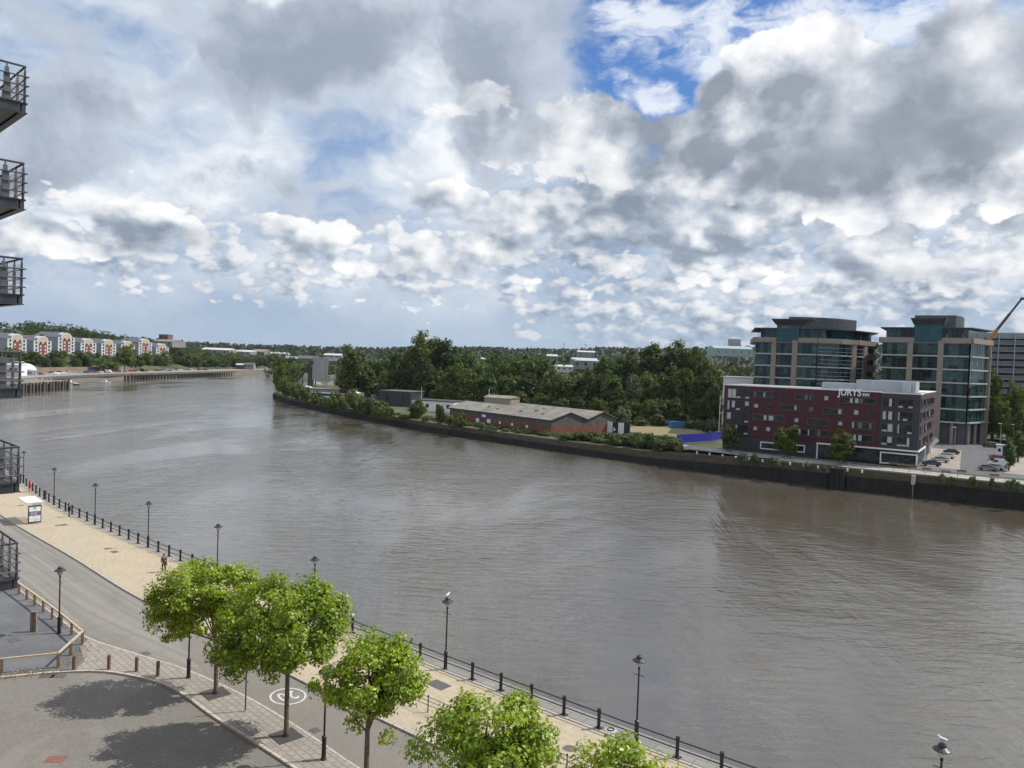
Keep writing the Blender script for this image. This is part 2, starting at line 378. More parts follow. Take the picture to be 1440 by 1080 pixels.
# ------------------------------------------------------------------ plan curves
def resample(pts, step):
    out = []; 
    for a, b in zip(pts, pts[1:]):
        a = Vector(a); b = Vector(b); n = max(1, int((b-a).length/step))
        out += [a.lerp(b, i/n) for i in range(n)]
    return out+[Vector(pts[-1])]
def spline(pts, step):
    """smooth curve through survey points (Catmull-Rom)"""
    P_ = [Vector(p) for p in pts]; P_ = [P_[0]*2-P_[1]]+P_+[P_[-1]*2-P_[-2]]; out = []
    for i in range(1, len(P_)-2):
        a, b, c, d = P_[i-1:i+3]; n = max(2, int((c-b).length/step))
        for k in range(n):
            u = k/n
            out.append(0.5*((2*b)+(c-a)*u+(2*a-5*b+4*c-d)*u*u+(3*b-a-3*c+d)*u**3))
    return out+[P_[-2]]
def offset(pts, d):
    """parallel curve, d to the left of the direction of travel"""
    out = []
    for i, p in enumerate(pts):
        t = (pts[min(i+1, len(pts)-1)]-pts[max(i-1, 0)]).normalized(); out.append(p+Vector((-t.y, t.x))*d)
    return out
def arclen(pts):
    s = [0.0]
    for a, b in zip(pts, pts[1:]): s.append(s[-1]+(b-a).length)
    return s
def at_len(pts, s, L=None):
    L = L or arclen(pts)
    for i in range(len(pts)-1):
        if L[i+1] >= s: 
            f = (s-L[i])/max(1e-6, L[i+1]-L[i]); return pts[i].lerp(pts[i+1], f), (pts[i+1]-pts[i]).normalized()
    return pts[-1], (pts[-1]-pts[-2]).normalized()
def strip(mb, A, B, z, m=0, zb=None):
    """sheet between two curves of equal point count, mapped along its length"""
    o = len(mb.v); zb = z if zb is None else zb
    if mb.uv is None: mb.uv = []
    LA = arclen(A); acc = 0
    for i, (a, b) in enumerate(zip(A, B)):
        mb.v += [(a.x, a.y, z), (b.x, b.y, zb)]; w = (b-a).length
        mb.uv += [(LA[i], 0), (LA[i], w)]
    for i in range(len(A)-1):
        k = o+2*i; f = (k, k+2, k+3, k+1)
        p0, p1, p2 = (Vector(mb.v[j]) for j in (k, k+2, k+3))
        if (p1-p0).cross(p2-p0).z < 0: f = f[::-1]
        mb.f.append(f); mb.m.append(m)
def same_count(A, B, n):
    """resample two curves to n points each, by share of their length"""
    r = []
    for c in (A, B):
        L = arclen(c); r.append([at_len(c, L[-1]*i/(n-1), L)[0] for i in range(n)])
    return r
def sheet(mb, poly, z, m=0):
    from mathutils.geometry import tessellate_polygon
    vs = [Vector((p[0], p[1], 0)) for p in poly]; o = len(mb.v)
    fz = z if callable(z) else (lambda x, y: z)
    mb.v += [(v.x, v.y, fz(v.x, v.y)) for v in vs]
    if mb.uv is not None or True:
        mb.uv = (mb.uv or [])+[(v.x, v.y) for v in vs]
    for t3 in tessellate_polygon([vs]):
        a, b, c = (vs[i] for i in t3)
        if (b-a).cross(c-a).z < 0: t3 = t3[::-1]
        mb.f.append(tuple(o+i for i in t3)); mb.m.append(m)

# ------------------------------------------------------------------ foliage builder
def leaf_object(name, C, N, size, material, rng, parent=None, squash=0.62, jitter=0.35):
    """many small folded leaves at centres C facing roughly along N"""
    n = len(C); C = np.asarray(C, float); N = np.asarray(N, float)
    N = N/np.maximum(1e-6, np.linalg.norm(N, axis=1))[:, None]
    T = np.cross(N, rng.normal(size=(n, 3))); T /= np.maximum(1e-6, np.linalg.norm(T, axis=1))[:, None]
    B = np.cross(N, T); s = size*(1+jitter*rng.uniform(-1, 1, n))[:, None]
    fold = N*s*0.22
    V = np.stack([C-T*s, C-B*s*squash+fold, C+T*s, C+B*s*squash+fold], 1).reshape(-1, 3)
    me = bpy.data.meshes.new(name)
    me.vertices.add(4*n); me.vertices.foreach_set('co', V.ravel())
    me.loops.add(4*n); me.loops.foreach_set('vertex_index', np.arange(4*n, dtype=np.int32))
    me.polygons.add(n); me.polygons.foreach_set('loop_start', np.arange(0, 4*n, 4, dtype=np.int32)); me.polygons.foreach_set('loop_total', np.full(n, 4, dtype=np.int32))
    me.materials.append(material); me.update(calc_edges=True); me.validate()
    o = bpy.data.objects.new(name, me); COL.objects.link(o)
    if parent is not None: o.parent = parent
    return o
def crown_points(lobes, ncl, nleaf, sig, rng, shell=2.4):
    """leaf centres and facings for a crown made of ellipsoid lobes [(cx,cy,cz,rx,ry,rz)], gathered into twig clusters with gaps"""
    lob = np.array(lobes, float); vol = lob[:, 3]*lob[:, 4]*lob[:, 5]
    ks = rng.choice(len(lob), ncl, p=vol**0.8/np.sum(vol**0.8))
    d = rng.normal(size=(ncl, 3)); d /= np.linalg.norm(d, axis=1)[:, None]
    r = rng.uniform(0.15, 1, ncl)**(1/shell)
    cen = lob[ks, :3]+d*lob[ks, 3:]*r[:, None]
    mid = (lob[:, :3]*vol[:, None]).sum(0)/vol.sum()
    k = rng.integers(0, ncl, nleaf)
    off = rng.normal(size=(nleaf, 3))*np.array([1, 1, 0.75])
    off /= (1+0.25*np.linalg.norm(off, axis=1))[:, None]
    csz = rng.uniform(0.55, 1.35, ncl)
    C = cen[k]+off*sig*csz[k][:, None]
    N = (C-mid)/np.linalg.norm(lob[0, 3:])*0.8+off*0.5+rng.normal(size=(nleaf, 3))*0.55+np.array([0, 0, 0.55])
    return C, N, cen
# ================================================================== NEAR BANK
tan_pave = paving('tan_paving', (0.50, 0.415, 0.295), (0.41, 0.335, 0.235), (0.29, 0.24, 0.17), 0.45, 0.30, 0.012, stain=0.22, patch=((0.40, 0.36, 0.29), 0.35))
grey_pave = paving('grey_paving', (0.35, 0.315, 0.275), (0.295, 0.265, 0.23), (0.13, 0.12, 0.105), 0.60, 0.42, 0.022, uv=True, rot=0.78, stain=0.3)
brick_pave = paving('brick_paving', (0.245, 0.230, 0.204), (0.20, 0.187, 0.166), (0.12, 0.113, 0.10), 0.21, 0.105, 0.012, uv=False, rot=0.75, stain=0.32, patch=((0.27, 0.253, 0.226), 0.45))
brick_road = paving('brick_road_paving', (0.265, 0.24, 0.21), (0.22, 0.20, 0.175), (0.14, 0.13, 0.115), 0.22, 0.11, 0.012, uv=True, stain=0.3)
granite = paving('granite_coping', (0.28, 0.265, 0.245), (0.225, 0.215, 0.20), (0.07, 0.07, 0.065), 1.2, 0.62, 0.02, stain=0.4, offset=0.5)
kerbstone = paving('kerb_stone', (0.52, 0.47, 0.40), (0.45, 0.41, 0.355), (0.15, 0.14, 0.12), 0.9, 2.0, 0.03, stain=0.3)
asphalt = mat('asphalt', (0.205, 0.188, 0.165), 0.9, 0.16, 0.25, 0.3, col2=(0.255, 0.235, 0.207), fine=0.25, stain=0.35)
asphalt_dark = mat('dark_asphalt', (0.135, 0.138, 0.142), 0.92, 0.2, 0.3, 0.3, fine=0.3, stain=0.35)
m_black = mat('black_paint', (0.012, 0.012, 0.014), 0.42, 0.2, 4)
m_steel = mat('weathered_steel', (0.095, 0.10, 0.11), 0.5, 0.2, 3, metal=0.4)
m_dark_steel = mat('dark_steel', (0.045, 0.048, 0.054), 0.45, 0.2, 3, metal=0.3)
m_galv = mat('galvanised_steel', (0.36, 0.38, 0.40), 0.42, 0.15, 5, metal=0.6)
m_white = mat('white_paint', (0.78, 0.78, 0.77), 0.5, 0.06, 1.5, stain=0.15)
m_wood_l = mat('pale_timber', (0.50, 0.40, 0.27), 0.8, 0.2, 4)
m_wood = mat('brown_timber', (0.16, 0.105, 0.065), 0.85, 0.25, 5)
m_bark = mat('grey_brown_bark', (0.13, 0.10, 0.075), 0.95, 0.3, 6, 0.6)
m_iron = mat('cast_iron', (0.06, 0.055, 0.05), 0.7, 0.25, 8)
m_red = mat('red_paint', (0.62, 0.03, 0.035), 0.45, 0.1, 4)
m_stone = mat('quay_stone', (0.20, 0.175, 0.145), 0.95, 0.3, 1.2, 0.5, stain=0.5)
m_dry = mat('dry_weeds', (0.42, 0.31, 0.14), 1.0, 0.3, 6)
m_glass_clear = glassm('lantern_glass', (0.42, 0.42, 0.38), 0.2)
m_mesh = mat('woven_wire', (0.34, 0.35, 0.36), 0.5, 0.1, 5, metal=0.4)
m_manhole = mat('grey_manhole_steel', (0.10, 0.095, 0.09), 0.7, 0.25, 9)

EDGE = spline([(60, 2), (32, 25.6), (20.4, 34.9), (8, 44.3), (-4, 53.9), (-15.9, 63.7), (-28.1, 74.4), (-39.5, 84.2), (-50.8, 94.2), (-62.3, 105.0), (-76.3, 120.4), (-120, 172), (-180, 250), (-240, 335), (-285, 415), (-296, 484)], 1.5)
KERB = spline([(54.7, -4.2), (26.7, 19.8), (15, 29), (3, 38), (-9, 47.5), (-16.3, 53.6), (-32.7, 67.6), (-45.4, 79.7), (-63.3, 96.4), (-82, 116), (-126, 168), (-186, 246), (-246, 331), (-291, 411)], 1.5)
ROADN = spline([(50.5, -8.5), (22.5, 15.5), (10, 25.5), (-1, 35), (-7.3, 40.4), (-10, 43.0), (-13.1, 45.9), (-16.7, 48.9), (-21.6, 52.3), (-25.6, 54.4), (-31.2, 57.4), (-34.9, 60.6), (-39.9, 65.2), (-44.4, 69.2), (-60, 84), (-80, 104), (-124, 156), (-184, 234), (-250, 322)], 1.2)
BRICK_E = spline([(47, -12.5), (20, 13), (8, 23), (-3.5, 33.2), (-10.6, 40.0), (-17.3, 45.7), (-20.2, 48.4), (-22.8, 50.2), (-26.8, 51.5), (-29.9, 51.1), (-33, 50.0), (-44, 46.0), (-70, 36)], 0.8)

# ground under everything on this side, out to the horizon
BANK_FAR = [(-296, 484), (-318, 532), (-326, 618), (-324, 672), (-318, 814), (-308, 978), (-275, 1130), (-195, 1290), (-60, 1420), (300, 1580), (1200, 1750)]
mb = MB(); sheet(mb, [tuple(p) for p in offset(EDGE, -1.2)][::3]+BANK_FAR+[(5000, 2000), (5000, 9000), (-6000, 9000), (-6000, -400), (80, -400), (80, -10)], -0.30)
struct(mb, 'ground', mat('bare_ground', (0.16, 0.145, 0.12), 0.95, 0.25, 0.05, stain=0.3))
mb = MB(); sheet(mb, [(47, -12.5)]+[tuple(p) for p in BRICK_E]+[(-90, 20), (-90, -60), (60, -60)], -0.12); struct(mb, 'brick_paving', brick_pave)
def split_strip(A, B, n, name, m, z, lo=0.0, hi=1.0):
    a, b = same_count(A, B, n); i0, i1 = int(lo*(n-1)), int(hi*(n-1))+1
    mb = MB(); strip(mb, a[i0:i1], b[i0:i1], z); return struct(mb, name, m)
prom_in = offset(EDGE, 0.35)
split_strip(prom_in, KERB, 260, 'promenade', tan_pave, 0.0)
def road_material():
    """asphalt with paler wheel tracks running along the road, patches and oil marks"""
    m = bpy.data.materials.new('road_asphalt'); m.use_nodes = True; t = NT(m.node_tree); b = t.n['Principled BSDF']; co = t.new('ShaderNodeTexCoord')
    uv = co.outputs['UV']; ob = co.outputs['Object']
    tr = t.noise(t.vm('MULTIPLY', uv, (.03, .55, 1)), 1.0, 3, .5); bl = t.noise(ob, .3, 6, .62, .6); fi = t.noise(ob, 7, 4, .6)
    c = t.mix(t.rng(tr, .35, .66), (.195, .180, .158), (.265, .244, .214))
    c = t.mix(t.m('MULTIPLY', t.rng(bl, .5, .7), .45), c, (.15, .138, .122)); c = t.mix(t.m('MULTIPLY', t.rng(fi, .4, .7), .2), c, (.12, .11, .10))
    t.put(b.inputs['Base Color'], c); b.inputs['Roughness'].default_value = .9; return m
split_strip(KERB, ROADN, 300, 'road', road_material(), -0.12, 0.20, 1.0)
split_strip(KERB, ROADN, 300, 'brick_road', brick_road, -0.116, 0.0, 0.205)
def raised_line(curve, d0, d1, zt, zb, name, m):
    A, B = offset(curve, d0), offset(curve, d1); mb = MB()
    strip(mb, A, B, zt)
    for q in (A, B):
        o = len(mb.v); L = arclen(q)
        for i, p in enumerate(q): mb.v += [(p.x, p.y, zt), (p.x, p.y, zb)]; mb.uv += [(L[i], .3), (L[i], .6)]
        for i in range(len(q)-1): mb.f.append((o+2*i, o+2*i+1, o+2*i+3, o+2*i+2)); mb.m.append(0)
    return struct(mb, name, m)
raised_line(EDGE, -1.25, 0.12, 0.012, -0.5, 'quay_coping', granite)
raised_line(EDGE, 0.12, 0.36, 0.03, -0.2, 'promenade_kerb', kerbstone)
raised_line(KERB, -0.16, 0.02, 0.012, -0.2, 'road_kerb', kerbstone)
raised_line(ROADN[:150], -0.02, 0.16, 0.012, -0.2, 'pavement_kerb', kerbstone)
raised_line(BRICK_E, -0.2, 0.03, 0.012, -0.2, 'paving_kerb', kerbstone)
# tree-lined pavement and the fenced-off car park
ri = min(range(len(ROADN)), key=lambda i: (ROADN[i]-Vector((-31.4, 57.6))).length)
bi = min(range(len(BRICK_E)), key=lambda i: (BRICK_E[i]-Vector((-28.6, 51.4))).length)
mb = MB(); sheet(mb, [tuple(p) for p in ROADN[:ri+1]]+[(-30.9, 55.6), (-29.2, 53.2)]+[tuple(p) for p in BRICK_E[:bi+1]][::-1], 0.0); struct(mb, 'pavement', grey_pave)
mb = MB(); sheet(mb, [tuple(p) for p in ROADN[ri:ri+60]]+[(-110, 120), (-110, 40), (-70, 36)]+[tuple(p) for p in BRICK_E[bi:]][::-1]+[(-29.2, 53.2), (-30.9, 55.6)], -0.01); struct(mb, 'car_park', asphalt_dark)

# river face of the near quay
mb = MB(); q = offset(EDGE, -1.2); q = [(p.x, p.y) for p in q]+BANK_FAR[1:]
for a, b in zip(q, q[1:]): mb.quad((*a, -8), (*b, -8), (*b, -0.28), (*a, -0.28))
tag(mb.build('quay_wall', m_stone), 'long stone quay wall under the tan promenade on the near bank', 'quay wall')

# ---- railing on the quay edge
LE = arclen(EDGE)
def near_len(p): return LE[min(range(len(EDGE)), key=lambda i: (EDGE[i]-Vector(p)).length)]
LAMPS = [(20.4, 34.9), (8, 44.3), (-4, 53.9), (-15.9, 63.7), (-28.1, 74.4), (-39.5, 84.2), (-50.8, 94.2), (-62.3, 105.0), (-76.3, 120.4)]
LS = [near_len(p) for p in LAMPS]
rail = thing('quay_railing', 'long black two-rail post railing along the edge of the river promenade', 'railing', (*EDGE[0], 0))
posts = []; 
knots = [LS[0]-15.6]+LS+[LS[-1]+20.8, LS[-1]+41.6]
for a, b in zip(knots, knots[1:]):
    n = 8 if b-a > 18 else 6
    for k in range(n): posts.append((a+(b-a)*k/n, k == 0 and a in LS))
pm = MB()
pm.lathe([(0.15, 0), (0.15, 0.05), (0.105, 0.07), (0.105, 1.02), (0.125, 1.03), (0.125, 1.12), (0.115, 1.19), (0.05, 1.21)], 10)
pm.cbox((0, 0, 0.02), (0.42, 0.42, 0.03))
post0 = None
def rel(p, z): return (p.x-EDGE[0].x, p.y-EDGE[0].y, z)
for s, is_lamp in posts:
    if is_lamp: continue
    p, d = at_len(EDGE, s, LE)
    if post0 is None: o = post0 = pm.build('post', m_black, rail, smooth=False)
    else: o = post0.copy(); COL.objects.link(o); o.parent = rail
    o.location = rel(p, 0.012); o.rotation_euler.z = math.atan2(d.y, d.x)
for z in (0.52, 0.98):
    rm = MB(); rm.tube([rel(at_len(EDGE, s, LE)[0], z) for s, _ in posts], 0.04, 6); rm.build('rail', m_black, rail)

# ---- street lamps
def make_lamp(label, loc, rz=0.0, first=[None]):
    if first[0] is not None:
        t = copy_tree(first[0]); t.location = loc; t.rotation_euler.z = rz; t['label'] = label; return t
    t = thing('street_lamp', label, 'street lamp', loc, rz, 'black lamp posts along the promenade and road')
    b = MB(); b.lathe([(0.17, 0), (0.17, 0.06), (0.125, 0.09), (0.125, 1.18), (0.14, 1.2), (0.14, 1.27), (0.06, 1.33)], 10); b.build('base', m_black, t)
    b = MB(); b.lathe([(0.058, 1.3), (0.048, 4.3), (0.075, 4.32), (0.075, 4.40), (0.05, 4.42), (0.10, 4.5)], 8); b.build('pole', m_black, t)
    b = MB(); b.tube([(-0.36, 0, 3.98), (0.36, 0, 3.98)], 0.022, 6); b.build('crossbar', m_black, t)
    b = MB(); b.lathe([(0.10, 4.5), (0.17, 4.53), (0.20, 4.80), (0.20, 4.84)], 10); b.build('lantern', m_glass_clear, t)
    b = MB()
    for k in range(4):
        a = k*math.pi/2+.4; b.tube([(0.12*math.cos(a), 0.12*math.sin(a), 4.5), (0.22*math.cos(a), 0.22*math.sin(a), 4.86)], 0.014, 5)
    b.build('cage', m_black, t)
    b = MB(); b.lathe([(0.41, 4.82), (0.40, 4.86), (0.26, 4.94), (0.18, 4.98), (0.18, 5.08), (0.12, 5.14), (0.02, 5.16)], 14); b.build('lamp_hood', m_dark_steel, t)
    first[0] = t; return t
lamp_words = ['lamp post at the bottom right edge of the photo, only its gull-topped hood showing', 'black lamp post in the quay railing standing nearest to the camera in full view', 'black lamp post in the quay railing right behind the small bright tree', 'black lamp post whose hood shows just over the biggest roadside tree',
              'black lamp post rising behind the crown of the leftmost roadside tree', 'black lamp post in the quay railing just left of the walker in the brown jacket', 'black lamp post between the walker in navy and the walker in brown', 'black lamp post in the railing just right of the white shelter', 'black lamp post at the far end of the railing beside the red lifebuoy']
for p, w in zip(LAMPS, lamp_words):
    s = near_len(p); q, d = at_len(EDGE, s, LE); make_lamp(w, (q.x, q.y, 0.012), math.atan2(d.y, d.x))
make_lamp('black lamp post inside the corner of the low timber fence', (-33.9, 58.1, -0.01), 2.4)
make_lamp('black lamp post half hidden by the leftmost roadside tree', (*P(265, 953), 0), 2.4)
make_lamp('black lamp post on grey paving between the biggest tree and the small bright tree', (*P(455, 1068), 0), 2.4)
sp = thing('sign_post', 'thin plain grey post standing between the two big roadside trees', 'post', (*P(345, 1000), 0))
b = MB(); b.lathe([(0.045, 0), (0.045, 3.2), (0.03, 3.22)], 8); b.build('pole', m_steel, sp)
b = MB(); b.lathe([(0.11, 0), (0.11, 0.03), (0.06, 0.05)], 8); b.build('foot', m_galv, sp)

# ---- roadside trees
leaf_near = foliage('bright_leaves', (0.085, 0.17, 0.012), (0.42, 0.54, 0.05), gloss=0.5, trans=0.38, cscale=0.8, hue=0.10)
def roadside_tree(label, base, trunk_h, lobes, ncl, nleaf, seed, lean=(0, 0), size=0.105, sig=0.40):
    rng = np.random.default_rng(seed); r = random.Random(seed)
    t = thing('roadside_tree', label, 'tree', (*base, 0), 0, 'trees along the road')
    C, N, cen = crown_points(lobes, ncl, nleaf, sig, rng)
    leaf_object('crown', C, N, size, leaf_near, rng, t)
    b = MB(); fork = Vector((lean[0], lean[1], trunk_h))
    top = Vector((lobes[0][0]*.8, lobes[0][1]*.8, lobes[0][2]+lobes[0][5]*0.45))
    b.tube([(0, 0, 0), (0.02, 0, 0.25), tuple(fork*0.5), tuple(fork), tuple(fork.lerp(top, .5)), tuple(top)], [0.2, 0.15, 0.135, 0.12, 0.075, 0.02], 8)
    for i in range(26):
        c = Vector(cen[r.randrange(len(cen))]); a = fork.lerp(top, r.uniform(-0.05, 0.75)); m_ = a.lerp(c, .5)+Vector((r.uniform(-.15, .15), r.uniform(-.15, .15), r.uniform(-.1, .25)))
        b.tube([a, m_, c], [0.055, 0.032, 0.01], 5)
    b.build('trunk', m_bark, t, smooth=True)
    g = MB(); g.cbox((0, 0, 0.008), (1.5, 1.5, 0.016), 0.75); g.build('tree_grate', m_iron, t)
    return t
bA, bB, bC = P(303, 975), P(402, 1035), (-6.7, 38.5)
bD, bE = (-0.9, 33.2), (4.6, 28.6)
roadside_tree('tall leafy green tree furthest left, with a low branch reaching left over the road', bA, 3.3, [(-1.2, .3, 6.0, 3.5, 2.9, 2.35), (-2.9, .2, 5.0, 1.9, 1.9, 1.6), (.9, 0, 6.4, 2.2, 2.2, 2.0), (-2.6, -.2, 3.5, 1.0, .9, .55)], 165, 18500, 3)
roadside_tree('biggest leafy green tree with a dark straight trunk and drooping left side', bB, 3.9, [(.0, 0, 6.6, 3.1, 2.9, 2.75), (1.4, .3, 6.3, 2.1, 2.2, 2.2), (-2.2, 0, 5.8, 2.2, 2.2, 2.1), (-3.0, 0, 4.5, 1.5, 1.4, 1.0), (-.8, -.3, 4.8, 2.0, 2, 1.0)], 235, 27500, 11)
roadside_tree('smaller bright green tree in front of the railing with a bare trunk below', bC, 3.0, [(.25, 0, 6.1, 2.3, 2.1, 1.75), (-1.5, 0, 5.3, 1.3, 1.3, 1.2), (1.7, .2, 5.5, 1.3, 1.3, 1.2), (.5, 0, 3.6, 1.3, 1.2, .9), (.6, 0, 7.1, 1.2, 1.2, .8)], 115, 11500, 21, sig=0.42)
roadside_tree('yellowish green tree at the bottom centre with only its crown showing', bD, 3.0, [(.5, 0, 5.7, 2.5, 2.2, 1.7), (-1.4, 0, 5.0, 1.5, 1.4, 1.2), (2.1, 0, 5.0, 1.4, 1.4, 1.1), (.9, 0, 4.0, 1.8, 1.6, 1.0)], 115, 12500, 31, sig=0.42)
roadside_tree('yellowish green tree cut off by the lower edge of the photo', bE, 3.2, [(.2, 0, 6.3, 2.0, 1.9, 1.4), (-1.0, 0, 5.5, 1.4, 1.4, 1.1), (1.2, 0, 5.6, 1.4, 1.4, 1.1), (.2, 0, 4.6, 1.8, 1.7, 1.0)], 90, 10000, 41, sig=0.42)

# ---- low timber fence and timber bollards
fp = [(-58, 81.2), (-44.1, 68.2), (-39.5, 64.1), (-34.6, 59.6), (-31.0, 56.1), (-30.3, 51.9), (-33.3, 50.6), (-40, 48.2), (-52, 44)]
fn = thing('timber_fence', 'low pale timber rail fence on short brown posts around the dark car park', 'fence', (*fp[4], 0))
q = resample(fp, 1.75); pp = MB(); pp.box(-.075, .075, -.075, .075, 0, .92); fpost = None
for p in q:
    if fpost is None: o = fpost = pp.build('post', m_wood, fn)
    else: o = fpost.copy(); COL.objects.link(o); o.parent = fn
    o.location = (p.x-fp[4][0], p.y-fp[4][1], -0.02); o.rotation_euler.z = 0.8
for a, b_ in zip(fp, fp[1:]):
    r_ = MB(); r_.bar((a[0]-fp[4][0], a[1]-fp[4][1], .97), (b_[0]-fp[4][0], b_[1]-fp[4][1], .97), .13, .11); r_.build('rail', m_wood_l, fn)
bo = MB(); bo.lathe([(0.12, 0), (0.12, .95), (0.08, 1.0)], 8)
b0 = None
for (px, py), w in zip([(104, 942), (153, 941), (192, 944), (222, 950)], ['brown timber bollard beside the end of the low timber fence', 'brown timber bollard second from the low timber fence on the paving corner', 'brown timber bollard third from the low timber fence on the paving corner', 'brown timber bollard nearest to the trees on the paving corner']):
    o = bo.build('bollard', m_wood) if b0 is None else b0.copy()
    if b0 is not None: COL.objects.link(o)
    b0 = b0 or o; o.location = (*P(px, py), 0); tag(o, w, 'bollard', 'timber bollards on the paving corner')
m_oldwood = mat('grey_old_timber', (.23, .19, .155), .9, .25, 5)
gp = thing('timber_gatepost', 'pair of thick grey timber posts standing in the dark car park', 'posts', (*P(45, 888), 0))
for dx in (0, .26):
    b = MB(); b.box(dx-.10, dx+.10, -.10, .10, -.01, 1.55); b.build('post', m_oldwood, gp)
# dry weeds along the fence foot
rng = np.random.default_rng(5); C = []
for a, b_, k in zip(fp[:-1], fp[1:], (260, 200, 90, 80, 150, 170, 60, 30)):
    a = Vector(a); b_ = Vector(b_); n_ = Vector((-(b_-a).y, (b_-a).x)).normalized()
    for i in range(k):
        p = a.lerp(b_, rng.uniform())+n_*abs(rng.normal(0, .7))+Vector(rng.normal(0, .12, 2)); C.append((p.x, p.y, rng.uniform(0.0, .07)))
C = np.array(C); o = leaf_object('weeds', C, rng.normal(size=C.shape)+np.array([0, 0, 1.2]), .06, foliage('straw_weeds', (0.27, 0.19, 0.085), (0.44, 0.36, 0.17), trans=.2), rng); tag(o, 'dry straw coloured weeds along the foot of the timber fence', 'weeds', kind='stuff')

# ---- painted speed roundel on the road, iron covers, brick patch
def text_mesh(txt, name, m, parent, size, depth=0.0, bold=0.0, align='CENTER'):
    cu = bpy.data.curves.new('lettering', 'FONT'); cu.body = txt; cu.size = size; cu.extrude = depth; cu.offset = bold; cu.align_x = align
    to = bpy.data.objects.new('lettering', cu); COL.objects.link(to); dg = bpy.context.evaluated_depsgraph_get()
    me = bpy.data.meshes.new_from_object(to.evaluated_get(dg)); bpy.data.objects.remove(to); bpy.data.curves.remove(cu)
    me.name = name; me.materials.clear(); me.materials.append(m); o = bpy.data.objects.new(name, me); COL.objects.link(o); o.parent = parent; return o
rx, ry = P(405, 979, -.11)
rd = tag(thing('road_marking', None, None, (rx, ry, -0.108), math.atan2(-.77, .63)-math.pi/2), kind='structure')
m_line = mat('road_paint', (0.54, 0.53, 0.50), 0.8, 0.1, 3, stain=0.4)
b = MB(); n = 48
for k in range(n):
    a0, a1 = 2*math.pi*k/n, 2*math.pi*(k+1)/n
    b.quad(*[(r_*math.cos(a), r_*1.15*math.sin(a), 0) for r_, a in ((1.0, a0), (1.13, a0), (1.13, a1), (1.0, a1))])
b.build('ring', m_line, rd)
to = text_mesh('20', 'numerals', m_line, rd, 1.3, 0, 0.018); to.scale = (.95, 1.4, 1); to.location = (0, -.64, 0)
def cover(px, py, w, h, label, m=None, z=0.006, rz=-.72, sink=0.0):
    b = MB(); b.box(-w/2, w/2, -h/2, h/2, 0, .012)
    o = b.build('drain_cover', m or m_manhole); o.location = (*P(px, py, z), z); o.rotation_euler.z = rz; return tag(o, label, 'cover')
cover(617, 963, 1.5, 1.0, 'grey steel access cover in the tan promenade by the small bright tree')
cover(90, 738, .8, .6, 'small drain cover in tan paving nearest to the walker in navy', z=0.006)
cover(161, 776, .9, .6, 'small drain cover in tan paving nearest to the walker in brown', z=0.006)
cover(443, 1027, .6, .5, 'square iron cover in the road right of the painted roundel', z=-.11)
cover(205, 919, .7, .5, 'iron gully cover in the asphalt road left of the leftmost tree', z=-.115)
cover(20, 900, 1.0, .7, 'round iron cover in the dark car park', z=-.005)
cover(66, 951, .9, .5, 'iron gully grating at the kerb below the timber fence', z=-.115, rz=.1)
cover(82, 951, .9, .5, 'iron gully grating next to the kerb, right one of two', z=-.115, rz=.1)
cover(181, 955, .6, .4, 'small iron cover in brick paving by the bollards', z=-.115, rz=.1)
cover(78, 1068, 1.0, .7, 'red brick patch in the grey brick paving', mat('red_brick_patch', (0.22, 0.10, 0.085), .9, .2, 4), z=-.125, rz=.1)
# mooring ring
mr = thing('mooring_ring', 'iron mooring ring lying on a pale pad at the quay edge', 'mooring ring', (*P(859, 1027), 0.014))
b = MB(); b.lathe([(.38, 0), (.36, .02), (.05, .025)], 16); b.build('pad', mat('pale_concrete', (.42, .40, .36), .9), mr)
b = MB(); pts = [(.2*math.cos(a), .2*math.sin(a), .06) for a in [2*math.pi*k/20 for k in range(21)]]; b.tube(pts, .03, 6); b.build('ring', m_iron, mr)
# guard rail between promenade and road
gr = thing('guard_railing', 'thin black guard railing between promenade and road behind the small bright tree', 'railing', (-4.5, 47.2, 0))
gpts = resample([(-8.5, 50.2), (-4.5, 47.2), (1.9, 42.1), (9, 36.2), (13, 32.8)], 2.2); g0 = None
pm2 = MB(); pm2.lathe([(.07, 0), (.035, .05), (.035, .98), (.055, 1.0), (.055, 1.06), (.01, 1.1)], 8)
for p in gpts:
    o = pm2.build('post', m_black, gr) if g0 is None else g0.copy()
    if g0 is not None: COL.objects.link(o); o.parent = gr
    g0 = g0 or o; o.location = (p.x+4.5, p.y-47.2, 0)
for z in (.45, .72, .96):
    b = MB(); b.tube([(p.x+4.5, p.y-47.2, z) for p in gpts], .018, 5); b.build('rail', m_black, gr)

# ---- shelter
sh = thing('bus_shelter', 'white roofed glass waiting shelter with a poster panel on the promenade', 'shelter', (-59.4, 95.2, 0), math.radians(134))
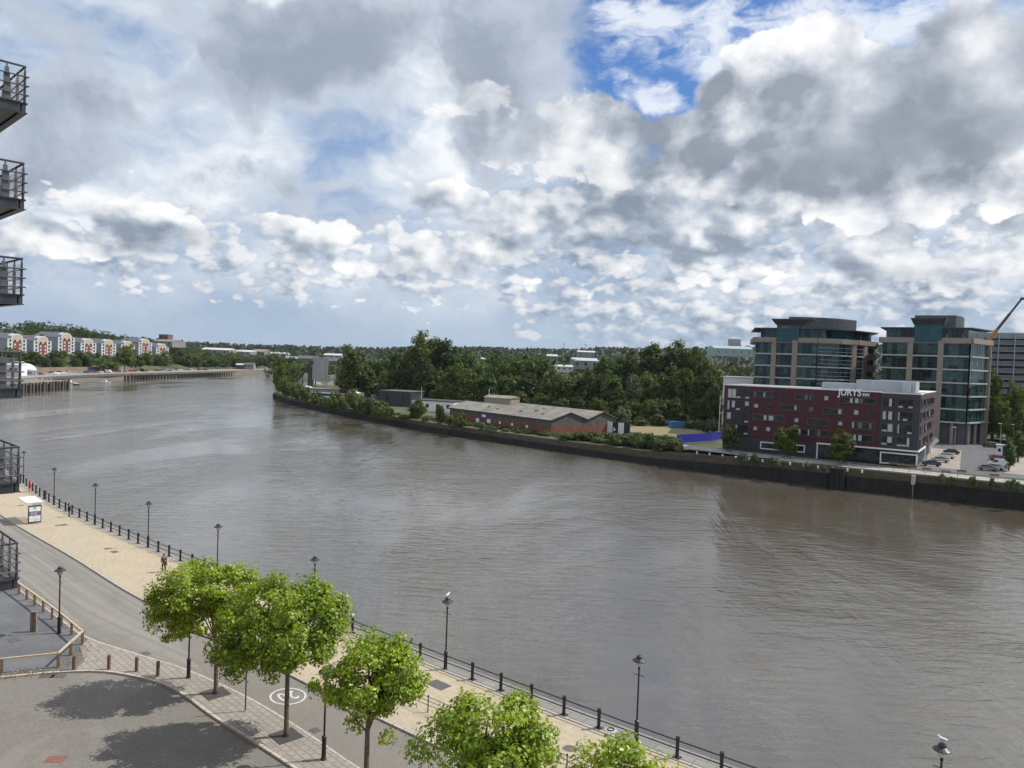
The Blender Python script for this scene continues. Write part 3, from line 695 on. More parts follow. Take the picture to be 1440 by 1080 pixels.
# local x runs along the promenade, y inland
b = MB(); b.box(-2.2, 2.2, -.95, .95, 2.52, 2.68); b.build('roof', m_white, sh, bevel=.05)
for x in (-1.9, -.6, .6, 1.9):
    b = MB(); b.box(x-.035, x+.035, -.75, -.68, 0, 2.52); b.build('post', m_galv, sh)
for x0, x1 in ((-1.86, -.64), (-.56, .56), (.64, 1.86)):
    b = MB(); b.box(x0, x1, -.725, -.71, .25, 2.3)
    m_pane = MATS.get('clear_pane')
    if m_pane is None:
        m_pane = bpy.data.materials.new('clear_pane'); m_pane.use_nodes = True; MATS['clear_pane'] = m_pane
        tt = NT(m_pane.node_tree); pb = tt.n['Principled BSDF']; tp = tt.new('ShaderNodeBsdfTransparent'); mx = tt.new('ShaderNodeMixShader'); mx.inputs[0].default_value = .25
        tt.l.new(tp.outputs[0], mx.inputs[1]); tt.l.new(pb.outputs[0], mx.inputs[2]); tt.l.new(mx.outputs[0], tt.n['Material Output'].inputs[0]); pb.inputs['Base Color'].default_value = (.5, .55, .55, 1); pb.inputs['Roughness'].default_value = .1
    b.build('pane', m_pane, sh)
b = MB(); b.box(-1.8, .9, -.66, -.30, .42, .5); b.build('bench', m_galv, sh)
pn = MB(); pn.box(-2.28, -2.10, -.70, .70, .15, 2.25); pf = pn.build('poster_case', m_dark_steel, sh)
b = MB(); b.quad((-2.285, .60, .3), (-2.285, -.60, .3), (-2.285, -.60, 2.1), (-2.285, .60, 2.1), 0)
for y0, y1, z0, z1, mi in ((-.60, .60, 1.0, 1.55, 1), (-.2, .1, 1.05, 1.5, 2), (.2, .45, 1.1, 1.45, 2), (-.5, .5, .45, .62, 3), (-.15, .15, 1.9, 2.02, 4)):
    b.quad((-2.288-.001*mi, y1, z0), (-2.288-.001*mi, y0, z0), (-2.288-.001*mi, y0, z1), (-2.288-.001*mi, y1, z1), mi)
b.build('poster', [mat('poster_white', (.72, .76, .78), .3), mat('poster_purple', (.16, .12, .20), .3), mat('poster_grey', (.35, .33, .40), .3), mat('poster_blue', (.55, .66, .74), .3), mat('poster_black', (.02, .02, .02), .3)], pf)

# ---- lifebuoy stand
lb = thing('lifebuoy_stand', 'red lifebuoy on a red backing board at the quay railing', 'lifebuoy', (*P(41, 692), 0), math.radians(134))
b = MB(); b.box(-.05, .05, -.05, .05, 0, 1.5); b.build('post', m_red, lb)
b = MB(); b.box(-.45, .45, -.09, -.05, .55, 1.6); b.build('board', m_red, lb)
b = MB(); b.tube([(.33*math.cos(a), -.16, 1.08+.33*math.sin(a)) for a in [2*math.pi*k/24 for k in range(25)]], .085, 8); b.build('ring', mat('lifebuoy_pink', (.75, .12, .10), .5), lb)
lg = thing('ladder_gate', 'black steel gate frame in the quay railing beside the white shelter', 'gate', (*at_len(EDGE, LS[7]+4.6, LE)[0], 0.012), math.radians(134))
b = MB()
for x in (-.55, .55): b.tube([(x, 0, 0), (x, 0, 1.35)], .05, 6)
b.tube([(-.55, 0, 1.3), (.55, 0, 1.3)], .045, 6); b.build('frame', m_black, lg)
b = MB()
for k in range(6): b.tube([(-.4+.16*k, 0, .1), (-.4+.16*k, 0, 1.3)], .018, 5)
b.build('bars', m_black, lg)

# ---- balconies on the wing to the left, and the wing itself
m_deck = mat('balcony_planks', (.16, .13, .10), .8, .25, 3)
bx, by = -16.35, 25.6
ang = math.atan2(.69, -.72)      # local x runs away along the front, local +y back to the building
def balcony(label, z, first=[None]):
    if first[0] is not None:
        c = copy_tree(first[0]); c.location.z = z; c['label'] = label; return c
    t = thing('balcony', label, 'balcony', (bx, by, z), ang, 'balconies on the left wing')
    Lx, Ly = 5.6, 1.7
    b = MB(); b.box(.02, Lx, .0, .12, -.34, -.02); b.box(.0, Lx, -.05, .16, -.06, -.015); b.box(0, Lx, -.05, .16, -.36, -.335); b.build('front_beam', m_dark_steel, t)
    b = MB(); b.box(0, .12, .165, Ly, -.34, -.02); b.box(-.05, .16, .165, Ly, -.36, -.335); b.box(-.05, .16, .165, Ly, -.06, -.015); b.build('side_beam', m_dark_steel, t)
    b = MB()
    for k in range(11): b.box(.165, Lx, .17+k*.14, .17+k*.14+.125, -.05, -.01)
    b.build('deck', m_deck, t)
    b = MB(); b.box(.165, Lx, .17, Ly, -.30, -.26)
    for k in range(1, 5): b.box(k*1.1, k*1.1+.1, .17, Ly, -.255, -.06)
    b.build('soffit', m_dark_steel, t)
    def post(x, y, along):
        b = MB(); w = .16
        for zz0, zz1, hw in ((-.02, .25, .10), (.25, .85, .085), (.85, 1.02, .06)):
            if along: b.box(x-hw, x+hw, y-.02, y+.02, zz0, zz1)
            else: b.box(x-.02, x+.02, y-hw, y+hw, zz0, zz1)
        b.box(x-.02, x+.02, y-.02, y+.02, 1.02, 1.14); b.build('post', m_steel, t)
    for x in (.06, .95, 1.9, 2.85, 3.8, 4.75, 5.5): post(x, .03, True)
    for y in (.55, 1.1, 1.65): post(.03, y, False)
    b = MB(); b.tube([(Lx, .03, 1.16), (.03, .03, 1.16), (.03, Ly, 1.16)], .035, 8); b.build('handrail', m_dark_steel, t)
    for z_ in (.22, .52, .82):
        b = MB(); b.tube([(Lx, -.02, z_), (-.08, -.02, z_)], .022, 6); b.tube([(-.02, -.08, z_), (-.02, Ly, z_)], .022, 6); b.build('rail', m_steel, t)
    b = MB()
    for k in range(int(Lx/.09)): b.box(.1+k*.09, .1+k*.09+.006, .07, .076, .08, .98)
    for k in range(int(1.5/.09)): b.box(.07, .076, .1+k*.09, .1+k*.09+.006, .08, .98)
    for k in range(10): b.box(.1, Lx, .077, .082, .08+k*.09, .08+k*.09+.005)
    b.build('mesh_panel', m_mesh, t)
    first[0] = t; return t
rail_top = [PY(x, y, by)[2] for x, y in ((32, 93), (31, 229), (30, 363), (28, 495), (27, 628), (25, 763))]
for z, w in zip(rail_top, ('topmost dark steel balcony at the upper left against the sky', 'second dark steel balcony from the top on the left', 'third dark steel balcony from the top, just above the distant flats', 'dark steel balcony at eye level with the wooden jetty and flats behind it', 'dark steel balcony on the left in front of the river above the white shelter', 'lowest dark steel balcony on the left, over the timber fence')):
    balcony(w, z-1.18)
wing = thing('apartment_block', 'brick apartment wing carrying the steel balconies at the left edge', 'building', (bx, by, 0), ang)
b = MB(); b.box(1.2, 30, 1.75, 16, -.2, 38); b.build('wall', paving('brick_wall', (.24, .12, .085), (.19, .09, .065), (.2, .18, .16), .22, .075, .01, uv=False), wing)
for k, z in enumerate(rail_top):
    for x in (2.2, 5.2, 9, 13):
        b = MB(); b.box(x, x+1.6, 1.70, 1.745, z-1.15, z+.95); w_ = b.build('window', glassm('flat_glass', (.03, .04, .05)), wing)
# ================================================================== RIVER
WZ = -5.2
def water_material():
    m = bpy.data.materials.new('river_water'); m.use_nodes = True; t = NT(m.node_tree); b = t.n['Principled BSDF']
    co = t.new('ShaderNodeTexCoord').outputs['Object']
    big = t.noise(t.vm('MULTIPLY', co, (1.0, .55, 1)), 0.012, 5, 0.6, 0.8)
    streak = t.noise(t.vm('MULTIPLY', co, (1.0, 0.22, 1)), 0.03, 6, 0.62, 1.2)
    r1 = t.noise(t.vm('MULTIPLY', co, (0.55, 1.5, 1)), 0.55, 4, 0.6, 0.6)
    r2 = t.noise(t.vm('MULTIPLY', co, (0.8, 1.3, 1)), 2.6, 3, 0.6, 0.3)
    r3 = t.noise(t.vm('MULTIPLY', co, (0.6, 1.3, 1)), 0.16, 3, 0.55, 0.5)
    gust = t.rng(t.m('ADD', t.m('MULTIPLY', big, .6), t.m('MULTIPLY', streak, .4)), 0.40, 0.60)
    amp = t.m('ADD', 0.16, t.m('MULTIPLY', gust, 1.0))
    h = t.m('MULTIPLY', amp, t.m('ADD', t.m('ADD', t.m('MULTIPLY', r1, 0.62), t.m('MULTIPLY', r2, 0.09)), t.m('MULTIPLY', r3, 0.55)))
    bp = t.new('ShaderNodeBump'); bp.inputs['Strength'].default_value = 0.44; bp.inputs['Distance'].default_value = 1.0
    t.put(bp.inputs['Height'], h); t.put(b.inputs['Normal'], bp.outputs[0])
    t.put(b.inputs['Base Color'], t.mix(t.rng(streak, .35, .68), (0.082, 0.068, 0.049), (0.122, 0.108, 0.085)))
    t.put(b.inputs['Roughness'], t.fmix(gust, 0.06, 0.13)); b.inputs['IOR'].default_value = 2.0; b.inputs['Specular IOR Level'].default_value = 0.5
    return m
mb = MB(); mb.quad((-6000, -600, WZ), (6000, -600, WZ), (6000, 9000, WZ), (-6000, 9000, WZ)); struct(mb, 'river', water_material())

# ================================================================== FAR BANK (right)
WALL = [(430, -30), (220, 90), (150, 133), (108, 160), (79, 178.7), (52.7, 199.6), (18, 232.7), (-31, 284), (-81, 354), (-118, 410), (-143, 462), (-158, 520), (-165, 580), (-170, 660), (-165, 760), (-140, 860)]
def qr(x, y): return .8*x-.6*y, .6*x+.8*y
def xy(q, r): return .8*q+.6*r, -.6*q+.8*r
WQ = sorted(qr(*p) for p in WALL)
def interp(tab, v):
    if v <= tab[0][0]: return tab[0][1]
    for (a, fa), (b, fb) in zip(tab, tab[1:]):
        if v <= b: return fa+(fb-fa)*(v-a)/(b-a)
    return tab[-1][1]
def wall_r(q): return interp(WQ, q)
def south_z(x, y):
    q, r = qr(x, y); d = r-wall_r(q)
    base = interp([(-100, -1.6), (-60, 0.0)], q)
    wood = interp([(105, 0), (150, 7), (230, 13), (400, 16)], d)
    hotel = interp([(190, 0), (260, 4), (400, 10)], d)
    yard = interp([(150, 0), (300, 5), (500, 8)], d)
    w1 = interp([(-75, 1), (-45, 0)], q); w2 = interp([(-330, 1), (-260, 0)], q)
    return base+w2*yard+(1-w2)*(w1*wood+(1-w1)*hotel)
qs = [WQ[0][0]+(WQ[-1][0]-WQ[0][0])*i/90 for i in range(91)]
ds = [0, 1, 8, 20, 40, 60, 85, 105, 120, 135, 150, 180, 230, 300, 400, 600, 1000, 1800]
mb = MB(); mb.uv = None
for q in qs:
    for d in ds:
        x, y = xy(q, wall_r(q)+d); mb.v.append((x, y, south_z(x, y)-0.05))
for i in range(len(qs)-1):
    for j in range(len(ds)-1):
        k = i*len(ds)+j; mb.f.append((k, k+len(ds), k+len(ds)+1, k+1)); mb.m.append(0)
struct(mb, 'far_bank', mat('rough_ground', (0.075, 0.085, 0.035), 0.98, 0.3, 0.06, col2=(0.135, 0.125, 0.065), fine=0.5, stain=0.5))
# sheet-pile and stone river walls
m_pile = mat('wet_sheet_piling', (0.016, 0.013, 0.011), 0.75, 0.4, 0.5, 0.3, stain=0.5)
m_bankstone = paving('mossy_wall_stone', (0.125, 0.100, 0.072), (0.075, 0.062, 0.046), (0.03, 0.026, 0.02), 1.3, 0.5, 0.03, uv=True, stain=0.6, patch=((0.06, 0.075, 0.028), 0.7))
wl = resample([p for p in WALL][1:], 0.75)
pile_drop = lambda x, i=0: interp([(-90, 1.3), (50, 1.9), (70, 1.9), (100, 1.7)], x)
pile = thing('river_wall', 'dark ribbed sheet pile river wall with a mossy stone top along the far bank', 'river wall', (0, 0, 0))
b = MB(); k = 0
for i in range(len(wl)-1):
    p, q_ = wl[i], wl[i+1]; t_ = (q_-p).normalized(); nrm = Vector((-t_.y, t_.x)); nrm = -nrm if nrm.dot(Vector((-.6, -.8))) < 0 else nrm
    o0, o1 = (.30, .62) if i % 2 == 0 else (.62, .30)
    zt = south_z(p.x, p.y)-pile_drop(p.x, i)
    a, c = p+nrm*o0, q_+nrm*o1
    b.quad((a.x, a.y, -8), (c.x, c.y, -8), (c.x, c.y, zt), (a.x, a.y, zt))
b.build('piling', m_pile, pile)
b = MB()
ww = resample(WALL[1:], 4); sl = 0.0
for p, q_ in zip(ww, ww[1:]):
    za, zb_ = (south_z(v.x, v.y) for v in (p, q_))
    ia, ib = p+Vector((.6, .8))*.9, q_+Vector((.6, .8))*.9
    oa, ob = p-Vector((.6, .8))*.15, q_-Vector((.6, .8))*.15
    sl = sl+(q_-p).length; b.uv = (b.uv or []); s0_ = sl-(q_-p).length
    b.uv += [(s0_, 0), (sl, 0), (sl, 2.5), (s0_, 2.5), (s0_, 2.5), (sl, 2.5), (sl, 3.5), (s0_, 3.5)]
    b.quad((oa.x, oa.y, za-2.6), (ob.x, ob.y, zb_-2.6), (ob.x, ob.y, zb_-.15), (oa.x, oa.y, za-.15)); b.quad((oa.x, oa.y, za-.15), (ob.x, ob.y, zb_-.15), (ib.x, ib.y, zb_-.02), (ia.x, ia.y, za-.02))
b.build('stone_top', m_bankstone, pile)

# timber fender and outfall on the wall
def on_wall(px, z=-2.0):
    r = ray(px, hor(px)); d = Vector((r[0], r[1]))
    for a, c in zip(WALL, WALL[1:]):
        a, c = Vector(a), Vector(c); e = c-a; det = d.x*e.y-d.y*e.x
        k = (a.x*e.y-a.y*e.x)/det; p = d*k; s = (p-a).dot(e)/e.length_squared
        if 0 <= s <= 1 and k > 0: return p
p = on_wall(1187); fd = thing('fender', 'thick dark timber fender standing against the far river wall below the hotel', 'fender', (p.x-.75, p.y-1.0, -7), math.radians(-40))
for x in (-1.1, 0, 1.1): b = MB(); b.box(x-.45, x+.45, -.45, .45, 0, 6.8); b.build('pile', mat('black_timber', (.018, .015, .013), .85), fd)
b = MB(); b.box(-1.7, 1.7, -.62, -.46, 5.2, 5.6); b.build('waler', MATS['black_timber'], fd)
p = on_wall(1293); of = thing('outfall_pipe', 'pale outfall box with a thin pipe running down the far river wall', 'pipe', (p.x-.6, p.y-.8, -5.6), math.radians(-38))
b = MB(); b.box(-.35, .35, -.3, .3, 3.4, 5.5); b.build('box', mat('pale_concrete', (.42, .40, .36), .9), of)
b = MB(); b.tube([(0, -.1, .2), (0, -.1, 3.4)], .1, 6); b.build('pipe', m_greypipe if False else mat('grey_pipe', (.2, .2, .2), .6), of)
# ---- walkway in front of the hotel, car park and drive
m_deckpale = mat('pale_walkway_slabs', (0.36, 0.345, 0.315), 0.9, 0.12, 0.8, stain=0.35, fine=0.2)
m_tar = mat('far_tarmac', (0.11, 0.11, 0.115), 0.92, 0.15, 0.2, stain=0.3)
m_bay = mat('parking_bay_paving', (0.30, 0.26, 0.215), 0.9, 0.15, 0.4, stain=0.2)
wk = [Vector(p) for p in [(220, 90), (150, 133), (108, 160), (79, 178.7), (66, 189), (58, 196), (50, 204), (43.5, 211)]]
wk = resample(wk, 3)
mb = MB(); strip(mb, [p+Vector((.6, .8))*1.2 for p in wk], [p+Vector((.6, .8))*(7.5+interp([(60, 2), (100, 0)], p.x)) for p in wk], 0.03); struct(mb, 'walkway', m_deckpale)
mb = MB(); sheet(mb, [(97, 180), (112, 171), (240, 96), (300, 140), (200, 245), (165, 262), (120, 250), (103, 225), (97, 192)], 0.0); struct(mb, 'far_car_park', m_tar)
mb = MB(); sheet(mb, [(101, 186), (107.5, 182.8), (136, 231), (129, 236)], 0.012); sheet(mb, [(116, 179.5), (122, 175), (134, 186), (150, 212), (144, 216)], 0.012); struct(mb, 'parking_bays', m_bay)
mb = MB(); sheet(mb, [(124, 172), (200, 125), (240, 160), (175, 215), (150, 205)], 0.008); struct(mb, 'plaza', m_deckpale)
# railing of the walkway: fine posts, two pale rails, pale stub posts under the edge
rl = thing('walkway_railing', 'pale slender railing along the walkway in front of the red hotel', 'railing', (0, 0, 0))
rpts = resample(wk, 2.2); rp = [p+Vector((.6, .8))*1.4 for p in rpts]; first = None
pm3 = MB(); pm3.box(-.04, .04, -.04, .04, 0, 1.15)
for p in resample(rp, 3.2)[8:80]:
    o = pm3.build('post', m_galv, rl) if first is None else first.copy()
    if first is not None: COL.objects.link(o); o.parent = rl
    first = first or o; o.location = (p.x, p.y, 0.03)
for z in (.4, .75, 1.12):
    b = MB(); b.tube([(p.x, p.y, z) for p in rp], .028, 5); b.build('rail', m_galv, rl)
bo2 = MB(); bo2.lathe([(.2, -.1), (.2, .35), (.26, .4), (.26, .55), (.05, .62)], 8); first = None
stubs = resample([tuple(p-Vector((.6, .8))*.35) for p in wk], 8.5)
for p in [s for s in stubs if 48 < s.x < 82]:
    o = bo2.build('mooring_post', m_white) if first is None else first.copy()
    if first is not None: COL.objects.link(o)
    first = first or o; o.location = (p.x, p.y, -.75); tag(o, 'short white mooring post on the far river wall below the walkway', 'mooring post', 'white mooring posts on the far wall')

# ---- trees and bushes of the far side
F_DARK = foliage('dark_leaves', (0.020, 0.042, 0.011), (0.095, 0.145, 0.033), gloss=0.2, trans=0.25, cscale=4.0, hue=0.32)
F_MID = foliage('mid_green_leaves', (0.034, 0.066, 0.015), (0.125, 0.180, 0.042), gloss=0.25, trans=0.25, cscale=4.0, hue=0.22)
F_LIME = foliage('yellow_green_leaves', (0.042, 0.072, 0.013), (0.15, 0.195, 0.040), gloss=0.2, trans=0.25, cscale=4.0, hue=0.25)
F_PALE = foliage('silvery_leaves', (0.060, 0.085, 0.040), (0.14, 0.175, 0.085), gloss=0.25, trans=0.2, cscale=4.0, hue=0.15)
F_BUSH = foliage('bush_leaves', (0.045, 0.075, 0.018), (0.13, 0.165, 0.045), gloss=0.25, trans=0.25, cscale=4.0, hue=0.22)
PROTO = {}
def proto_tree(key, lobes, ncl, nleaf, size, sig, material, seed, trunk=True):
    """unit-height tree kept as a mesh pair for copying"""
    rng = np.random.default_rng(seed); C, N, cen = crown_points(lobes, ncl, nleaf, sig, rng)
    C[:, 2] = np.maximum(C[:, 2], 0.005)
    o = leaf_object('crown', C, N, size, material, rng); me = o.data; bpy.data.objects.remove(o)
    b = MB()
    b.tube([(0, 0, -.04), (0.005, 0, .2), (0, .01, .45), (lobes[0][0], lobes[0][1], .8)], [.028, .02, .014, .003], 6)
    r = random.Random(seed)
    for i in range(9):
        c = Vector(cen[r.randrange(len(cen))]); a = Vector((0, 0, r.uniform(.2, .55))); b.tube([a, a.lerp(c, .6)+Vector((0, 0, .02)), c], [.010, .006, .002], 4)
    o2 = b.build('trunk', m_bark); tm = o2.data; bpy.data.objects.remove(o2)
    PROTO[key] = (me, tm)
def blobs(r, n, rad, zc, zr, spread):
    L = [(0, 0, zc, rad, rad, zr)]
    for i in range(n):
        a = r.uniform(0, 6.28); rr = spread*r.uniform(.5, 1); zz = zc+zr*r.uniform(-.75, .8); k = r.uniform(.4, .65)
        L.append((rr*math.cos(a), rr*math.sin(a), zz, rad*k, rad*k, zr*k*.9))
    return L
r_ = random.Random(98)
for i in range(4):
    proto_tree('oak%d' % i, blobs(r_, 9, .31, .53, .42, .27), 150, 6500, .025, .06, (F_DARK, F_LIME, F_MID, F_DARK)[i], 200+i)
for i in range(3):
    proto_tree('poplar%d' % i, [(0, 0, .55, .15, .15, .42), (.08, .02, .42, .13, .13, .3), (-.07, .05, .5, .12, .12, .33), (.02, -.08, .72, .10, .1, .24), (-.05, -.02, .8, .07, .07, .18)], 120, 5200, .021, .05, (F_DARK, F_MID, F_DARK)[i], 230+i)
for i in range(2):
    proto_tree('willow%d' % i, blobs(r_, 6, .30, .52, .38, .25), 110, 5600, .023, .065, (F_PALE, F_MID)[i], 250+i)
for i in range(3):
    proto_tree('bush%d' % i, [(0, 0, .45, .5, .45, .42), (.4, .1, .35, .4, .35, .32), (-.42, 0, .38, .4, .4, .34), (.1, -.2, .6, .3, .3, .3)], 70, 3200, .05, .11, (F_BUSH, F_MID, F_PALE)[i], 270+i)
r_tree = random.Random(17)
def put_tree(key, x, y, z, h, w, label, group, name='tree', parts=True):
    """w = crown width in metres"""
    me, tm = PROTO[key]
    t = thing(name, label, 'bush' if key.startswith('bush') else 'tree', (x, y, z), r_tree.uniform(0, 6.28), group)
    nat = {'o': 1.05, 'p': .42, 'w': .95, 'b': 1.5}[key[0]]
    s = w/(nat); t.scale = (s, s, h)
    for n_, m_ in (('crown', me), ('trunk', tm)):
        o = bpy.data.objects.new(n_, m_); COL.objects.link(o); o.parent = t
    return t
def px_tree(key, px, ytop, Y, wpx, label, group, zf=None, name='tree', zbase=None):
    """tree surveyed by the pixel of its top, its distance and its width"""
    x, y, z = PY(px, ytop, Y); zb_ = zbase if zbase is not None else (zf or south_z)(x, y)
    return put_tree(key, x, y, zb_, max(1.0, z-zb_)*1.0, wpx*Y/1081.0, label, group, name)
G = 'trees of the wood on the far bank'
TB = [(r_tree.uniform(440, 690), 0) for _ in range(46)]
BACK = [  # skyline trees: kind, px, top y, distance, width px
 ('oak1', 500, 487, 440, 62), ('oak0', 535, 497, 450, 50), ('oak2', 566, 480, 430, 62), ('oak1', 594, 468, 425, 76), ('poplar0', 612, 470, 430, 40), ('oak3', 628, 473, 420, 62), ('oak0', 650, 487, 415, 60), ('oak2', 672, 500, 410, 56),
 ('oak0', 700, 503, 400, 60), ('oak2', 738, 489, 395, 74), ('oak3', 765, 500, 390, 58), ('oak0', 700, 490, 560, 60), ('oak2', 790, 520, 380, 54), ('oak1', 822, 524, 375, 54), ('oak3', 852, 499, 370, 62), ('oak0', 880, 488, 372, 58),
 ('poplar0', 912, 477, 360, 40), ('poplar2', 928, 481, 365, 34), ('poplar1', 955, 478, 355, 42), ('poplar0', 940, 486, 350, 38), ('oak3', 968, 490, 350, 56), ('oak0', 990, 488, 345, 52), ('oak2', 1006, 504, 340, 44), ('poplar2', 975, 484, 360, 34)]
for k, px, yt, Y, w in BACK:
    lab = {'o': 'tall dark broadleaf tree standing against the sky at the back of the far bank wood', 'p': 'slim upright poplar rising above the far bank wood left of the hotel'}[k[0]]
    px_tree(k, px, yt, Y, w, lab, G if k[0] == 'o' else 'poplars rising over the far bank wood')
FRONT = [('oak1', 488, 508, 470, 44), ('oak0', 515, 512, 440, 44), ('oak2', 545, 515, 420, 46), ('oak0', 575, 512, 415, 50), ('oak3', 605, 510, 405, 54), ('oak1', 640, 512, 385, 62), ('oak1', 662, 520, 375, 56), ('oak0', 690, 522, 365, 54), ('oak2', 718, 520, 368, 54), ('oak3', 745, 522, 362, 56), ('oak0', 772, 530, 358, 50),
 ('oak1', 800, 528, 345, 56), ('oak3', 830, 518, 342, 60), ('oak0', 858, 518, 335, 56), ('willow0', 892, 522, 325, 34), ('oak2', 915, 515, 330, 52), ('oak0', 940, 512, 325, 54), ('oak3', 965, 515, 320, 52), ('oak0', 990, 518, 312, 54), ('oak2', 1004, 540, 302, 44),
 ('oak3', 730, 548, 352, 48), ('oak0', 760, 552, 348, 46), ('oak2', 790, 556, 338, 46), ('oak0', 818, 556, 330, 44), ('oak1', 845, 560, 322, 40), ('oak2', 925, 556, 312, 46), ('oak0', 955, 558, 308, 46), ('oak3', 985, 560, 303, 46), ('oak2', 620, 540, 392, 50), ('oak0', 590, 536, 408, 44)]
for k, px, yt, Y, w in FRONT:
    px_tree(k, px, yt, Y, w, 'single silvery green tree at the front of the far bank wood' if k[0] == 'w' else 'dark rounded tree along the front edge of the far bank wood', None if k[0] == 'w' else 'trees along the front of the far bank wood')
for i in range(26):     # depth of the wood behind
    px = r_tree.uniform(560, 1010); Y = r_tree.uniform(400, 520)
    sky = interp([(545, 505), (600, 480), (660, 505), (720, 500), (770, 515), (800, 540), (830, 535), (860, 508), (905, 495), (960, 492), (1010, 512)], px)
    px_tree(r_tree.choice(('oak0', 'oak2', 'oak3')), px, sky+r_tree.uniform(6, 18), Y, r_tree.uniform(38, 52), 'dark tree deep inside the far bank wood, its top just showing', 'trees deep inside the far bank wood')
BUSH = [('bush1', 888, 560, 318, 42), ('bush0', 912, 558, 312, 36), ('bush2', 875, 570, 308, 36), ('bush0', 846, 585, 300, 26), ('bush1', 745, 575, 330, 44), ('bush0', 985, 588, 292, 24), ('bush2', 1002, 585, 280, 30), ('bush1', 968, 592, 296, 22), ('bush0', 925, 580, 302, 26), ('bush1', 900, 585, 300, 24), ('bush0', 1000, 612, 262, 22)]
for k, px, yt, Y, w in BUSH:
    px_tree(k, px, yt, Y, w, 'wild bush growing on the waste ground beside the far bank wood', 'bushes beside the waste ground', name='bush')
WB = [(392, 512, 452, 26, 'oak1'), (398, 500, 480, 30, 'oak1'), (402, 528, 425, 30, 'bush1'), (412, 506, 500, 26, 'willow1'), (418, 535, 400, 30, 'bush0'), (430, 540, 385, 26, 'bush0'), (444, 548, 362, 22, 'bush1'), (470, 548, 335, 26, 'bush1'), (482, 556, 325, 20, 'bush0'), (498, 545, 335, 34, 'bush1'), (520, 556, 302, 30, 'bush0'), (535, 562, 296, 34, 'bush1'), (545, 570, 290, 24, 'bush0'), (588, 556, 300, 28, 'bush1'), (620, 566, 280, 18, 'bush0'), (648, 578, 268, 24, 'bush1'), (633, 582, 272, 18, 'bush0'), (456, 556, 350, 18, 'bush2')]
for px, yt, Y, w, k in WB:
    px_tree(k, px, yt, Y, w, 'leafy bush overhanging the ribbed wall near the river bend' if k[0] == 'b' else 'rounded green tree at the tip of the far bank by the bend', 'bushes along the wall near the bend' if k[0] == 'b' else 'trees at the tip of the far bank', name='bush' if k[0] == 'b' else 'tree')
for i in range(52):     # undergrowth on the wall between the warehouse and the blue hoarding
    px = 690+i*9 if i < 10 else 785+(i-10)*4.0
    Yw = interp([(690, 258), (800, 236), (900, 217), (960, 207)], px)
    px_tree(r_tree.choice(('bush0', 'bush1', 'bush2', 'bush0')), px+r_tree.uniform(-4, 4), interp([(690, 605), (770, 610), (800, 607), (880, 611), (900, 608), (945, 612)], px)+r_tree.uniform(-4, 6), Yw+r_tree.uniform(1, 14), r_tree.uniform(24, 42) if px > 780 else r_tree.uniform(12, 18), 'scrubby bush along the top of the far river wall in front of the striped hoarding', 'scrub along the far river wall', name='bush')
for px, _ in TB:      # scrub along the lower wall towards the bend
    yb = interp([(440, 574), (480, 580), (550, 588), (630, 598), (690, 606)], px); Yw = interp([(440, 372), (520, 318), (600, 284), (690, 258)], px)
    px_tree(r_tree.choice(('bush0', 'bush1', 'bush2', 'bush0')), px, yb-r_tree.uniform(4, 13), Yw+r_tree.uniform(0, 14), r_tree.uniform(9, 20), 'low scrubby bush on the wall top between the river bend and the grey warehouse', 'low scrub between the bend and the warehouse', name='bush')
for px, yt, Y, w in ((1045, 634, 197, 12), (1062, 636, 195, 9), (1088, 641, 191, 14), (1135, 648, 187, 9), (1160, 653, 182, 8), (1340, 669, 168, 8), (1368, 668, 167, 12), (1395, 670, 165, 7), (1425, 671, 162, 14), (1325, 664, 170, 9)):
    px_tree(r_tree.choice(('bush0', 'bush2')), px, yt, Y-3.5, w*1.5, 'small weedy bush sprouting from the mossy wall top below the walkway', 'weeds on the wall below the walkway', name='bush', zbase=-1.3)
for k, px, yt, Y, w, lab in (('oak3', 1028, 594, 203, 40, 'small round tree at the left corner of the red hotel'), ('oak1', 1104, 598, 194, 46, 'small round tree in front of the red hotel at its ribbon window'), ('oak1', 1186, 606, 184, 54, 'light green small tree in front of the dark ground floor of the hotel'),
                             ('poplar1', 1421, 616, 184, 17, 'slim young tree at the right end of the far car park'), ('poplar1', 1434, 606, 205, 20, 'second slim young tree behind the one at the right end of the far car park')):
    px_tree(k, px, yt, Y, w, lab, None, zbase=0)
RT = [('oak1', 1402, 520, 268, 34), ('oak0', 1420, 545, 262, 34), ('oak1', 1436, 538, 262, 40), ('oak1', 1448, 532, 275, 40), ('oak0', 1398, 555, 262, 22), ('oak1', 1412, 560, 256, 30), ('bush1', 1440, 572, 246, 44)]
for k, px, yt, Y, w in RT:
    px_tree(k, px, yt, Y, w, 'green tree in front of the multi storey car park right of the towers' if k[0] == 'o' else 'broad low bush on the grass bank at the right edge', 'trees beside the multi storey car park' if k[0] == 'o' else None, zbase=1.5)
mb = MB(); sheet(mb, [(168, 240), (230, 240), (300, 300), (170, 280)], 1.0); struct(mb, 'grass_bank', mat('mown_grass', (.07, .10, .03), .95, .25, .5, fine=.3))
mb = MB(); q = [P(880, 607, -1.55), P(950, 616, -1.55), P(1012, 612, -1.55), P(1016, 602, -1.55), P(950, 598, -1.55), P(890, 598, -1.55)]; sheet(mb, q, -1.45); struct(mb, 'waste_ground', mat('parched_grass', (.30, .235, .12), .98, .2, .3, col2=(.22, .20, .10), fine=.3, stain=.3))
